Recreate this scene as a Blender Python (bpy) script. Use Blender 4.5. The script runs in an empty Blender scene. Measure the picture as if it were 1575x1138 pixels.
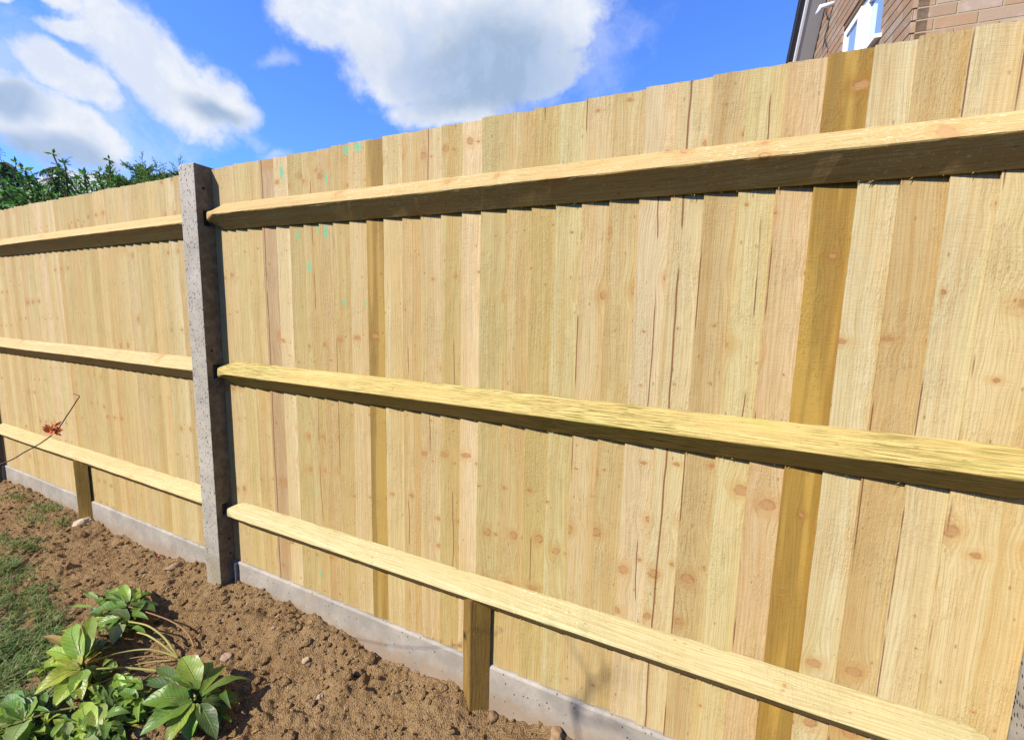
import bpy, bmesh, math, random
import numpy as np
from mathutils import Vector, Matrix, noise, Euler
random.seed(7); np.random.seed(7)
R = math.radians
S = bpy.context.scene
COL = S.collection

# ------------------------------------------------------------------ camera
CAM = Vector((1.98075, -1.13391, 1.21497))
cam_d = bpy.data.cameras.new('camera'); cam = bpy.data.objects.new('camera', cam_d); COL.objects.link(cam)
cam.location = CAM; cam.rotation_mode = 'XYZ'; cam.rotation_euler = (1.447179, -0.024107, 0.433949)
cam_d.sensor_width = 36; cam_d.lens = 14.7407; cam_d.clip_start = 0.02; cam_d.clip_end = 2000
S.camera = cam
S.render.resolution_x, S.render.resolution_y = 1024, 739
CM = Euler((1.447179, -0.024107, 0.433949), 'XYZ').to_matrix()
FPX = 644.9078
def ray(u, v): return CM @ Vector(((u - 787.5) / FPX, -(v - 569) / FPX, -1.0))
def at(u, v, ax, val):
    d = ray(u, v); return CAM + d * ((val - CAM[ax]) / d[ax])

# ------------------------------------------------------------------ light and exposure
SUN_TO = Vector((-0.55, -1.0, 1.07)).normalized()          # direction towards the sun
elev = math.asin(SUN_TO.z); azim = math.atan2(SUN_TO.x, SUN_TO.y)
sd = bpy.data.lights.new('sun', 'SUN'); sd.energy = 5.0; sd.angle = R(0.53); sd.color = (1.0, 0.925, 0.81)
sun = bpy.data.objects.new('sun', sd); COL.objects.link(sun)
sun.rotation_euler = (-SUN_TO).to_track_quat('-Z', 'Y').to_euler(); sun.location = (-3, -5, 6)
vs = S.view_settings; vs.view_transform = 'Standard'; vs.look = 'None'; vs.exposure = 0.82; vs.gamma = 1
S.render.engine = 'CYCLES'
try:
    S.cycles.max_bounces = 5; S.cycles.diffuse_bounces = 2
except Exception: pass

# ------------------------------------------------------------------ node helper
class NB:
    def __init__(s, nt): s.nt = nt; s.N = nt.nodes; s.L = nt.links
    def n(s, t, **k):
        o = s.N.new(t)
        for a, b in k.items(): setattr(o, a, b)
        return o
    def put(s, sock, v):
        if isinstance(v, bpy.types.NodeSocket): s.L.new(v, sock)
        elif v is not None:
            if isinstance(v, (tuple, list, Vector)):
                v = tuple(v)
                if sock.type == 'RGBA' and len(v) == 3: v = v + (1,)
            sock.default_value = v
    def m(s, op, a, b=None, c=None, clamp=False):
        o = s.n('ShaderNodeMath', operation=op, use_clamp=clamp)
        for i, v in enumerate((a, b, c)):
            if v is not None: s.put(o.inputs[i], v)
        return o.outputs[0]
    def vm(s, op, a, b=None, out=0, scale=None):
        o = s.n('ShaderNodeVectorMath', operation=op); s.put(o.inputs[0], a)
        if b is not None: s.put(o.inputs[1], b)
        if scale is not None: s.put(o.inputs[3], scale)
        return o.outputs['Value' if op in ('DOT_PRODUCT', 'LENGTH', 'DISTANCE') else 'Vector']
    def ss(s, x, a, b, lo=0., hi=1.):
        o = s.n('ShaderNodeMapRange', interpolation_type='SMOOTHSTEP'); s.put(o.inputs[0], x)
        s.put(o.inputs[1], a); s.put(o.inputs[2], b); s.put(o.inputs[3], lo); s.put(o.inputs[4], hi); return o.outputs[0]
    def lin(s, x, a, b, lo=0., hi=1.):
        o = s.n('ShaderNodeMapRange'); s.put(o.inputs[0], x)
        s.put(o.inputs[1], a); s.put(o.inputs[2], b); s.put(o.inputs[3], lo); s.put(o.inputs[4], hi); return o.outputs[0]
    def mix(s, f, a, b, bt='MIX'):
        o = s.n('ShaderNodeMix', data_type='RGBA', blend_type=bt); s.put(o.inputs[0], f)
        s.put(o.inputs[6], a); s.put(o.inputs[7], b); return o.outputs[2]
    def noise(s, v, scale=5, det=3, rough=.5, dist=0, dim='3D', lac=2.0):
        o = s.n('ShaderNodeTexNoise', noise_dimensions=dim); s.put(o.inputs['Vector'], v)
        s.put(o.inputs['Scale'], scale); s.put(o.inputs['Detail'], det); s.put(o.inputs['Roughness'], rough)
        s.put(o.inputs['Lacunarity'], lac); s.put(o.inputs['Distortion'], dist); return o.outputs[0]
    def vor(s, v, scale=5, feature='F1', rnd=1., dim='3D'):
        o = s.n('ShaderNodeTexVoronoi', feature=feature, voronoi_dimensions=dim); s.put(o.inputs['Vector'], v)
        s.put(o.inputs['Scale'], scale); s.put(o.inputs['Randomness'], rnd); return o
    def xyz(s, v):
        o = s.n('ShaderNodeSeparateXYZ'); s.put(o.inputs[0], v); return o.outputs
    def comb(s, x=0., y=0., z=0.):
        o = s.n('ShaderNodeCombineXYZ'); s.put(o.inputs[0], x); s.put(o.inputs[1], y); s.put(o.inputs[2], z); return o.outputs[0]
    def attr(s, name, out='Fac'):
        return s.n('ShaderNodeAttribute', attribute_name=name).outputs[out]
    def bump(s, h, strength=.5, dist=.002, nrm=None):
        o = s.n('ShaderNodeBump'); s.put(o.inputs['Strength'], strength); s.put(o.inputs['Distance'], dist)
        s.put(o.inputs['Height'], h)
        if nrm is not None: s.put(o.inputs['Normal'], nrm)
        return o.outputs[0]

def newmat(name):
    m = bpy.data.materials.new(name); m.use_nodes = True; nb = NB(m.node_tree); nb.N.clear()
    out = nb.n('ShaderNodeOutputMaterial'); p = nb.n('ShaderNodeBsdfPrincipled'); nb.L.new(p.outputs[0], out.inputs[0])
    return m, nb, p, out
def finish(nb, p, col, rough=.6, nrm=None, spec=.3):
    nb.put(p.inputs['Base Color'], col); nb.put(p.inputs['Roughness'], rough); nb.put(p.inputs['Specular IOR Level'], spec)
    if nrm is not None: nb.put(p.inputs['Normal'], nrm)

# ------------------------------------------------------------------ world: Nishita sky with procedural clouds
W = bpy.data.worlds.new('World'); S.world = W; W.use_nodes = True
nb = NB(W.node_tree); nb.N.clear()
wo = nb.n('ShaderNodeOutputWorld'); bg = nb.n('ShaderNodeBackground'); nb.L.new(bg.outputs[0], wo.inputs[0])
sky = nb.n('ShaderNodeTexSky', sky_type='NISHITA'); sky.sun_disc = False; sky.sun_elevation = elev; sky.sun_rotation = azim
sky.air_density = 1.0; sky.dust_density = 0.25; sky.ozone_density = 2.0
D = nb.vm('NORMALIZE', nb.n('ShaderNodeTexCoord').outputs['Generated'])
# curl the look-up direction a little so that cloud edges fray
def nvec(scale, det, amp, src):
    o = nb.n('ShaderNodeTexNoise'); nb.put(o.inputs['Vector'], src); o.inputs['Scale'].default_value = scale
    o.inputs['Detail'].default_value = det; o.inputs['Roughness'].default_value = .58
    return nb.vm('SCALE', nb.vm('SUBTRACT', o.outputs['Color'], (.5, .5, .5)), scale=amp)
D1 = nb.vm('ADD', D, nvec(4.5, 7, .13, D))
def blob(px, py, rx, ry, rot, src):
    """an elliptical patch of the sky; centre and axes are fixed compass directions"""
    c = ray(px, py).normalized(); ca, sa = math.cos(R(rot)), math.sin(R(rot))
    a = ray(px + rx * ca, py + rx * sa).normalized() - c
    b = ray(px - ry * sa, py + ry * ca).normalized() - c
    a = a - c * a.dot(c); b = b - c * b.dot(c)
    b = b - a * (a.dot(b) / a.dot(a))
    off = nb.vm('SUBTRACT', src, tuple(c))
    u = nb.vm('DOT_PRODUCT', off, tuple(a / a.dot(a))); v = nb.vm('DOT_PRODUCT', off, tuple(b / b.dot(b)))
    w = nb.m('MULTIPLY', nb.vm('DOT_PRODUCT', off, tuple(c)), 3.0)
    d = nb.vm('LENGTH', nb.comb(u, v, w))
    return nb.m('SUBTRACT', 1.0, d)
def field(lst, src):
    r = None
    for b in lst:
        f = blob(*b, src); r = f if r is None else nb.m('MAXIMUM', r, f)
    return r
CL = [(700, -10, 275, 160, 0), (590, 70, 150, 95, 35), (710, 95, 200, 120, 10), (850, 20, 110, 110, 0), (690, 165, 130, 40, 4), (840, 120, 110, 42, -15), (500, 20, 90, 80, 20),
      (240, 108, 180, 78, 33), (165, 42, 85, 52, 40), (325, 150, 90, 48, 25), (115, 60, 70, 30, 0),
      (95, 132, 115, 42, 26), (80, 212, 140, 58, 18), (15, 180, 80, 70, 0), (85, 6, 60, 30, 20), (4, 10, 18, 20, 0), (55, 296, 240, 28, -6)]
F = field(CL, D1)
fb = nb.noise(D, 11, 8, .64)
F2 = nb.m('ADD', F, nb.m('MULTIPLY', nb.m('SUBTRACT', fb, .5), 1.2))
dens = nb.ss(F2, -.02, .46)
wisps = nb.m('MULTIPLY', nb.ss(nb.m('ADD', field([(425, 234, 40, 14, 0), (900, 60, 120, 90, 0), (375, 205, 70, 22, 22), (435, 95, 45, 22, 0), (100, 170, 260, 150, 20), (800, 90, 260, 140, 0)], D1), nb.m('MULTIPLY', nb.m('SUBTRACT', nb.noise(D1, 14, 8, .65), .5), 1.6)), .1, .9), .42)
dens = nb.m('MAXIMUM', dens, wisps)
D2 = nb.vm('ADD', D, nvec(4.5, 4, .12, D))
G = field([(745, 105, 235, 105, 4), (735, 140, 170, 70, 4), (320, 165, 85, 30, 24), (60, 238, 140, 34, 12), (10, 165, 70, 34, 20)], D2)
grey = nb.ss(nb.m('ADD', G, nb.m('MULTIPLY', nb.m('SUBTRACT', nb.noise(D1, 7, 6, .6), .5), .9)), -.1, .75)
ccol = nb.mix(grey, (6.9, 7.2, 7.8), (3.0, 4.0, 5.6))
ccol = nb.mix(nb.ss(nb.noise(D1, 12, 6, .65), .40, .62, .0, .42), ccol, (4.3, 5.3, 7.4))
skyc = nb.n('ShaderNodeHueSaturation'); nb.put(skyc.inputs['Color'], sky.outputs[0]); skyc.inputs['Saturation'].default_value = 1.0; skyc.inputs['Value'].default_value = 1.0
skyt = nb.mix(1.0, skyc.outputs[0], (.88, 1.42, 2.62), 'MULTIPLY')
fin = nb.mix(dens, skyt, ccol)
nb.put(bg.inputs[0], fin); bg.inputs[1].default_value = 0.071

# ------------------------------------------------------------------ object helpers
def link(name, me, mat=None, parent=None):
    o = bpy.data.objects.new(name, me); COL.objects.link(o)
    if mat: 
        for mm in (mat if isinstance(mat, (list, tuple)) else [mat]): me.materials.append(mm)
    if parent: o.parent = parent
    return o
def meshobj(name, V, Fc, mat=None, parent=None, smooth=False, tint=None, mi=None):
    me = bpy.data.meshes.new(name); me.from_pydata([tuple(v) for v in V], [], Fc); me.update()
    o = link(name, me, mat, parent)
    if smooth:
        me.polygons.foreach_set('use_smooth', [True] * len(me.polygons))
    if tint is not None:
        a = me.attributes.new('tint', 'FLOAT_COLOR', 'POINT'); arr = np.ones((len(V), 4), 'f'); arr[:, :3] = np.array(tint, 'f'); a.data.foreach_set('color', arr.ravel())
    if mi is not None: me.polygons.foreach_set('material_index', mi)
    return o
def tag(o, label=None, cat=None, group=None, kind=None):
    if label: o['label'] = label
    if cat: o['category'] = cat
    if group: o['group'] = group
    if kind: o['kind'] = kind
    return o
def empty(name, loc=(0, 0, 0), rz=0):
    o = bpy.data.objects.new(name, None); COL.objects.link(o); o.location = loc; o.rotation_euler = (0, 0, rz); o.empty_display_size = .1; return o
def fattr(o, name, val):
    if name == 'seed': fattr(o, 'kseed', KS[0] if KS[0] is not None else val)
    a = o.data.attributes.new(name, 'FLOAT', 'POINT'); n = len(o.data.vertices)
    a.data.foreach_set('value', np.full(n, val, 'f') if np.isscalar(val) else np.array(val, 'f'))
KS = [None]
class MB:
    def __init__(s): s.V = []; s.F = []; s.T = []; s.M = []
    def add(s, V, F, t=(1, 1, 1), mi=0):
        b = len(s.V); s.V += [tuple(v) for v in V]; s.F += [tuple(i + b for i in f) for f in F]; s.T += [t] * len(V); s.M += [mi] * len(F)
    def box(s, x0, x1, y0, y1, z0, z1, t=(1, 1, 1), mi=0):
        V = [(x, y, z) for z in (z0, z1) for y in (y0, y1) for x in (x0, x1)]
        s.add(V, [(0, 2, 3, 1), (4, 5, 7, 6), (0, 1, 5, 4), (1, 3, 7, 5), (3, 2, 6, 7), (2, 0, 4, 6)], t, mi)
    def tube(s, pts, rad, seg=6, t=(1, 1, 1), mi=0, cap=True):
        n = len(pts); pts = [Vector(p) for p in pts]; V = []; up = Vector((0.13, .21, .97))
        for i, p in enumerate(pts):
            d = (pts[min(i + 1, n - 1)] - pts[max(i - 1, 0)]).normalized(); a = d.cross(up)
            if a.length < 1e-3: a = d.cross(Vector((1, 0, 0)))
            a.normalize(); b = d.cross(a); r = rad[i] if hasattr(rad, '__len__') else rad
            for k in range(seg):
                th = 2 * math.pi * k / seg; V.append(p + a * (r * math.cos(th)) + b * (r * math.sin(th)))
        Fc = [(i * seg + k, i * seg + (k + 1) % seg, (i + 1) * seg + (k + 1) % seg, (i + 1) * seg + k) for i in range(n - 1) for k in range(seg)]
        if cap: Fc += [tuple(range(seg))[::-1], tuple((n - 1) * seg + k for k in range(seg))]
        s.add(V, Fc, t, mi)
    def build(s, name, mat=None, parent=None, smooth=False):
        return meshobj(name, s.V, s.F, mat, parent, smooth, s.T, s.M)
def smooth_curve(P, n=10):
    P = [Vector(p) for p in P]; out = []
    for i in range(len(P) - 1):
        p0 = P[max(i - 1, 0)]; p1 = P[i]; p2 = P[i + 1]; p3 = P[min(i + 2, len(P) - 1)]
        for k in range(n):
            t = k / n
            out.append(.5 * ((2 * p1) + (p2 - p0) * t + (2 * p0 - 5 * p1 + 4 * p2 - p3) * t * t + (3 * p1 - p0 - 3 * p2 + p3) * t ** 3))
    out.append(P[-1]); return out

# ------------------------------------------------------------------ materials
def wood(name, along='z', coarse=0.0, contrast=1.0, spots=None, knots=1.0, white=0.0):
    """sawn softwood; per-mesh attributes: tint (colour), seed, streak"""
    m, nb, p, out = newmat(name)
    X, Y, Z = nb.xyz(nb.n('ShaderNodeTexCoord').outputs['Object'])
    seed = nb.attr('seed'); tint = nb.attr('tint', 'Color')
    u, v = (X, Z) if along == 'z' else (nb.m('MULTIPLY', Z, 1.4), X)
    so = nb.m('MULTIPLY', seed, 17.3)
    # knots
    ku, kv = .070, .16
    ks = nb.attr('kseed'); kj = nb.m('MULTIPLY', nb.m('SUBTRACT', nb.m('FRACT', nb.m('MULTIPLY', seed, 7.31)), .5), .35)
    kc = nb.comb(nb.m('ADD', nb.m('ADD', nb.m('DIVIDE', u, ku), nb.m('MULTIPLY', ks, 13.7)), kj), nb.m('ADD', nb.m('ADD', nb.m('DIVIDE', v, kv), nb.m('MULTIPLY', ks, 5.3)), nb.m('MULTIPLY', kj, .6)), 0.)
    vo = nb.vor(kc, 1.0, dim='2D', rnd=1.0)
    dlt = nb.vm('MULTIPLY', nb.vm('SUBTRACT', kc, vo.outputs['Position']), (ku, kv, 0))
    wob = nb.m('MULTIPLY', nb.m('SUBTRACT', nb.noise(nb.comb(u, v, so), 85, 3, .6), .5), .014)
    cr, cg, cb = nb.xyz(vo.outputs['Color'])
    dx, dz, _ = nb.xyz(dlt)
    dx = nb.m('ADD', dx, wob)
    dxx = nb.m('MULTIPLY', dx, nb.lin(cb, 0, 1, .42, 1.25)); dzz = nb.m('ADD', dz, nb.m('MULTIPLY', wob, -.7))
    r = nb.vm('LENGTH', nb.comb(dxx, dzz, 0.))
    on = nb.m('LESS_THAN', cg, .48 * knots)
    Rk = nb.m('MULTIPLY', nb.lin(nb.m('POWER', cr, 1.9), 0, 1, .0022, .0140), on)
    Rk = nb.m('ADD', Rk, 1e-5)
    q = nb.m('DIVIDE', r, Rk)
    kn = nb.m('MULTIPLY', nb.ss(q, 1.3, .70), on)
    halo = nb.m('MULTIPLY', nb.ss(q, 3.6, .9), on)
    # grain bends round the knots and wanders slowly
    bend = nb.m('MULTIPLY', nb.m('MULTIPLY', nb.m('TANH', nb.m('DIVIDE', dx, nb.m('MULTIPLY', Rk, 1.2))), nb.m('MULTIPLY', Rk, 1.25)),
                nb.m('EXPONENT', nb.m('MULTIPLY', nb.m('POWER', nb.m('DIVIDE', r, nb.m('MULTIPLY', Rk, 4.5)), 2.0), -1.0)))
    bend = nb.m('MULTIPLY', bend, on)
    wander = nb.m('MULTIPLY', nb.m('SUBTRACT', nb.noise(nb.comb(nb.m('MULTIPLY', u, 5.), nb.m('MULTIPLY', v, 1.3), so), 1.0, 2, .5), .5), .050)
    g = nb.m('SUBTRACT', nb.m('ADD', u, wander), bend)
    gs = nb.comb(g, nb.m('MULTIPLY', v, .010), so)
    ringw = nb.noise(nb.comb(g, nb.m('MULTIPLY', v, .02), so), 45, 2, .55)
    ring = nb.m('SINE', nb.m('ADD', nb.m('MULTIPLY', g, 820.), nb.m('MULTIPLY', ringw, 26.)))
    ring = nb.ss(ring, -.2, 1.)
    fine = nb.noise(nb.comb(g, nb.m('MULTIPLY', v, .022), so), 520, 3, .6)
    band = nb.noise(gs, 34, 3, .55)
    wide = nb.noise(nb.comb(nb.m('MULTIPLY', u, 1.0), nb.m('MULTIPLY', v, .12), so), 16, 3, .6)
    bo = nb.n('ShaderNodeTexNoise'); nb.put(bo.inputs['Vector'], nb.comb(u, nb.m('MULTIPLY', v, .55), nb.m('ADD', so, 5.))); bo.inputs['Scale'].default_value = 9; bo.inputs['Detail'].default_value = 4; bo.inputs['Roughness'].default_value = .6
    b1, b2, b3 = nb.xyz(bo.outputs['Color']); blot = b1
    col = tint
    col = nb.mix(nb.ss(band, .35, .7, 0, .62), col, nb.mix(1., tint, (.86, .70, .50), 'MULTIPLY'))
    col = nb.mix(nb.ss(band, .5, .25, 0, .45), col, nb.mix(1., tint, (1.13, 1.13, 1.20), 'MULTIPLY'))
    col = nb.mix(nb.ss(wide, .52, .70, 0, .50), col, nb.mix(1., tint, (1.02, .84, .66), 'MULTIPLY'))     # pinkish heartwood bands
    col = nb.mix(nb.ss(wide, .46, .30, 0, .40), col, nb.mix(1., tint, (.90, .96, .80), 'MULTIPLY'))      # greenish preservative bands
    col = nb.mix(nb.m('MULTIPLY', ring, .34 * contrast), col, nb.mix(1., tint, (.72, .54, .34), 'MULTIPLY'))
    col = nb.mix(nb.ss(fine, .52, .66, 0, .50 * contrast), col, nb.mix(1., tint, (.60, .48, .32), 'MULTIPLY'))
    col = nb.mix(nb.ss(blot, .50, .75, 0, .40), col, nb.mix(1., tint, (.82, .74, .60), 'MULTIPLY'))
    tr_, tg_, tb_ = nb.xyz(tint); dk = nb.ss(tr_, .36, .31)
    gold = nb.noise(nb.comb(u, nb.m('MULTIPLY', v, .05), so), 26, 2, .5)
    col = nb.mix(nb.m('MULTIPLY', nb.ss(gold, .48, .60), nb.m('MULTIPLY', dk, .8)), col, nb.mix(1., tint, (1.34, 1.30, 1.20), 'MULTIPLY'))
    col = nb.mix(nb.m('MULTIPLY', nb.ss(gold, .46, .34), nb.m('MULTIPLY', dk, .5)), col, nb.mix(1., tint, (.70, .66, .75), 'MULTIPLY'))
    if coarse:
        cg_ = nb.noise(nb.comb(nb.m('ADD', u, nb.m('MULTIPLY', wander, .12)), nb.m('MULTIPLY', v, .030), so), 430, 2, .5)
        patch = nb.ss(nb.noise(nb.comb(u, nb.m('MULTIPLY', v, .5), so), 5, 2, .5), .3, .62)
        col = nb.mix(nb.m('MULTIPLY', nb.ss(cg_, .50, .57, 0, coarse), patch), col, nb.mix(1., tint, (.36, .38, .20), 'MULTIPLY'))
        col = nb.mix(nb.ss(nb.noise(nb.comb(u, nb.m('MULTIPLY', v, .35), so), 11, 4, .6), .56, .74, 0, .65), col, nb.mix(1., tint, (.62, .80, .42), 'MULTIPLY'))
    if white:
        wf = nb.m('MULTIPLY', nb.ss(nb.noise(nb.comb(nb.m('MULTIPLY', u, 1.), nb.m('MULTIPLY', v, .35), so), 240, 3, .6), .60, .67), nb.ss(nb.noise(nb.comb(u, v, so), 4, 3, .5), .46, .62))
        col = nb.mix(nb.m('MULTIPLY', wf, white), col, (.66, .62, .47))
        gr = nb.m('MULTIPLY', nb.ss(nb.noise(nb.comb(u, nb.m('MULTIPLY', v, .4), so), 30, 4, .65), .56, .72), nb.ss(nb.noise(nb.comb(u, v, nb.m('ADD', so, 9.)), 3, 2, .5), .5, .66))
        col = nb.mix(nb.m('MULTIPLY', gr, .6), col, (.26, .23, .14))
    # knots
    krad = nb.m('SINE', nb.m('MULTIPLY', r, 2600.))
    kcol = nb.mix(nb.lin(krad, -1, 1, .0, .35), nb.mix(cr, (.29, .135, .050), (.40, .235, .100)), (.19, .075, .025))
    kcol = nb.mix(nb.m('MULTIPLY', nb.ss(q, .60, 1.05), nb.m('MULTIPLY', nb.lin(cb, .0, .7, .3, 1.), nb.ss(nb.noise(nb.comb(u, v, so), 70, 2, .5), .42, .56))), kcol, (.11, .042, .015))
    col = nb.mix(nb.m('MULTIPLY', halo, .55), col, nb.mix(1., tint, (.86, .64, .42), 'MULTIPLY'))
    col = nb.mix(nb.m('MULTIPLY', kn, .86), col, kcol)
    # pin knots and specks of torn fibre
    pv = nb.vor(nb.comb(nb.m('MULTIPLY', u, 1.), nb.m('MULTIPLY', v, .45), so), 62, dim='3D')
    pr, pg, pb = nb.xyz(pv.outputs['Color'])
    speck = nb.m('MULTIPLY', nb.ss(pv.outputs['Distance'], .20, .08), nb.m('GREATER_THAN', pr, .80))
    col = nb.mix(nb.m('MULTIPLY', speck, .7), col, (.24, .14, .06))
    # a dark pith line that follows the grain on some boards; on others a waney edge, painted for the dark gap
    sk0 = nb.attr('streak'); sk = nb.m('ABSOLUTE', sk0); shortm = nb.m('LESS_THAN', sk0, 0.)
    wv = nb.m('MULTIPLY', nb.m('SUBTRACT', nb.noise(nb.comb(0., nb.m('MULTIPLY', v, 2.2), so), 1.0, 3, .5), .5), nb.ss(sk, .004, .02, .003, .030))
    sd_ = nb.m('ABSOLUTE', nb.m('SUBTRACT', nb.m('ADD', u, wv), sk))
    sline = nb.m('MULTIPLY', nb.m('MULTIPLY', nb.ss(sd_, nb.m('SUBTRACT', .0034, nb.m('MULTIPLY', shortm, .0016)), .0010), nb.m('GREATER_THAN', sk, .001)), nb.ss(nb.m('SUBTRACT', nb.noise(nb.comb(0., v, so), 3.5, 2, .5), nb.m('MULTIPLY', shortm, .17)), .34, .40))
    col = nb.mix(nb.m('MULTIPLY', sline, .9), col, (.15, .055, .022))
    # blade marks
    saw = nb.noise(nb.comb(nb.m('MULTIPLY', u, 45.), nb.m('ADD', nb.m('MULTIPLY', v, 420.), nb.m('MULTIPLY', u, 40.)), so), 1.0, 2, .6)
    sawm = nb.m('MULTIPLY', nb.ss(saw, .50, .66), nb.ss(b2, .42, .62))
    col = nb.mix(nb.m('MULTIPLY', sawm, .26), col, nb.mix(1., tint, (.60, .48, .34), 'MULTIPLY'))
    tear = nb.noise(nb.comb(u, nb.m('MULTIPLY', v, .30), so), 300, 4, .75); tm_ = nb.ss(b3, .46, .60)
    col = nb.mix(nb.m('MULTIPLY', nb.m('MULTIPLY', nb.ss(tear, .56, .66), tm_), .60), col, nb.mix(1., tint, (.52, .40, .26), 'MULTIPLY'))
    if spots:
        P = nb.n('ShaderNodeNewGeometry').outputs['Position']; acc = None
        for (sx, sz, rx, rz) in spots:
            d = nb.vm('LENGTH', nb.vm('MULTIPLY', nb.vm('SUBTRACT', P, (sx, 0, sz)), (1 / rx, 0, 1 / rz)))
            f = nb.m('SUBTRACT', 1.0, d); acc = f if acc is None else nb.m('MAXIMUM', acc, f)
        nz = nb.noise(nb.vm('MULTIPLY', P, (1, 1, .22)), 220, 4, .7)
        f = nb.ss(nb.m('ADD', acc, nb.m('MULTIPLY', nb.m('SUBTRACT', nz, .5), 2.0)), .05, .6, 0, .8)
        col = nb.mix(f, col, (.11, .38, .21))
    h = nb.m('ADD', nb.m('MULTIPLY', saw, .5), nb.m('MULTIPLY', tear, nb.lin(tm_, 0, 1, .5, 2.0)))
    finish(nb, p, col, .72, nb.bump(h, .75, .0011), .22)
    return m

SPOTS = []
for (px, py, rx, rz) in [(431, 264, .014, .035), (456, 362, .009, .035), (488, 352, .009, .022), (500, 355, .013, .035), (475, 410, .012, .03), (530, 230, .02, .02), (548, 226, .022, .02),
                         (527, 465, .008, .018), (561, 466, .005, .02), (500, 272, .008, .03), (490, 858, .004, .012), (492, 883, .006, .022), (484, 757, .004, .02)]:
    q_ = at(px, py, 1, 0.0); SPOTS.append((q_.x, q_.z, rx, rz))
M_board = wood('sawn_featheredge_board', 'z', spots=SPOTS)
M_rail = wood('sawn_rail', 'x', contrast=1.35, knots=.5, white=.5)
M_rail2 = wood('coarse_grained_rail', 'x', coarse=1.0, contrast=1.4, knots=.35)
M_cleat = wood('treated_cleat', 'z', contrast=1.5, knots=.4, coarse=.3)

def mat_concrete(name, base=(.325, .297, .250), pits=1., stain=True, brown=False):
    m, nb, p, out = newmat(name)
    P = nb.n('ShaderNodeTexCoord').outputs['Object']; X, Y, Z = nb.xyz(P)
    n1 = nb.noise(P, 9, 4, .6); n2 = nb.noise(P, 120, 4, .6)
    col = nb.mix(nb.ss(n1, .3, .7), tuple(c * .80 for c in base), tuple(c * 1.12 for c in base))
    col = nb.mix(nb.ss(n2, .5, .7, 0, .3), col, tuple(c * .62 for c in base))
    col = nb.mix(nb.ss(nb.noise(P, 3.3, 3, .6), .5, .66, 0, .3), col, (base[0] * 1.02, base[1] * .93, base[2] * .78))
    v = nb.vor(nb.vm('MULTIPLY', nb.vm('ADD', P, nb.vm('SCALE', nb.n('ShaderNodeTexNoise').outputs['Color'], scale=.004)), (1, 1, .62)), 125)
    r, g, b = nb.xyz(v.outputs['Color'])
    pit = nb.m('MULTIPLY', nb.ss(v.outputs['Distance'], nb.lin(g, 0, 1, .24, .52), .14), nb.m('GREATER_THAN', r, 1 - .60 * pits))
    v2 = nb.vor(nb.vm('MULTIPLY', P, (1, 1, .6)), 60); r2, g2, b2 = nb.xyz(v2.outputs['Color'])
    pit2 = nb.m('MULTIPLY', nb.ss(v2.outputs['Distance'], .24, .14), nb.m('GREATER_THAN', r2, 1 - .13 * pits))
    pit = nb.m('MAXIMUM', pit, pit2)
    col = nb.mix(nb.m('MULTIPLY', pit, .88), col, (.055, .045, .035))
    if not stain:
        mud = nb.ss(nb.m('ADD', Z, nb.m('MULTIPLY', nb.m('SUBTRACT', nb.noise(P, 11, 5, .7), .5), .16)), .01, -.055)
        col = nb.mix(nb.m('MULTIPLY', mud, .55), col, (.24, .16, .09))
    if stain:
        low = nb.ss(nb.m('ADD', Z, nb.m('MULTIPLY', nb.m('SUBTRACT', nb.noise(P, 14, 3, .5), .5), .10)), .13, .06)
        low = nb.m('MULTIPLY', low, nb.ss(X, -.07, .02, .5, 1.))
        col = nb.mix(nb.m('MULTIPLY', low, .8), col, (.21, .18, .12))
        # the cast side face is brown with cement bleed, the trowelled front face is grey
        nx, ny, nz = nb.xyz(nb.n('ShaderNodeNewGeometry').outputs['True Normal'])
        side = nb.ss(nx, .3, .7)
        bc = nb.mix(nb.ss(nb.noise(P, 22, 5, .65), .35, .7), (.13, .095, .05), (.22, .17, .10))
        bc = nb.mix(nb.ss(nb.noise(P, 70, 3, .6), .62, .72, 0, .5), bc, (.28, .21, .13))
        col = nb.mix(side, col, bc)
    h = nb.m('ADD', nb.m('MULTIPLY', n2, .5), nb.m('MULTIPLY', pit, -2.))
    finish(nb, p, col, .85, nb.bump(h, .6, .0015), .2); return m
M_post = mat_concrete('pitted_concrete')
M_gravel = mat_concrete('smooth_concrete', (.290, .264, .225), pits=.12, stain=False)

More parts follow.
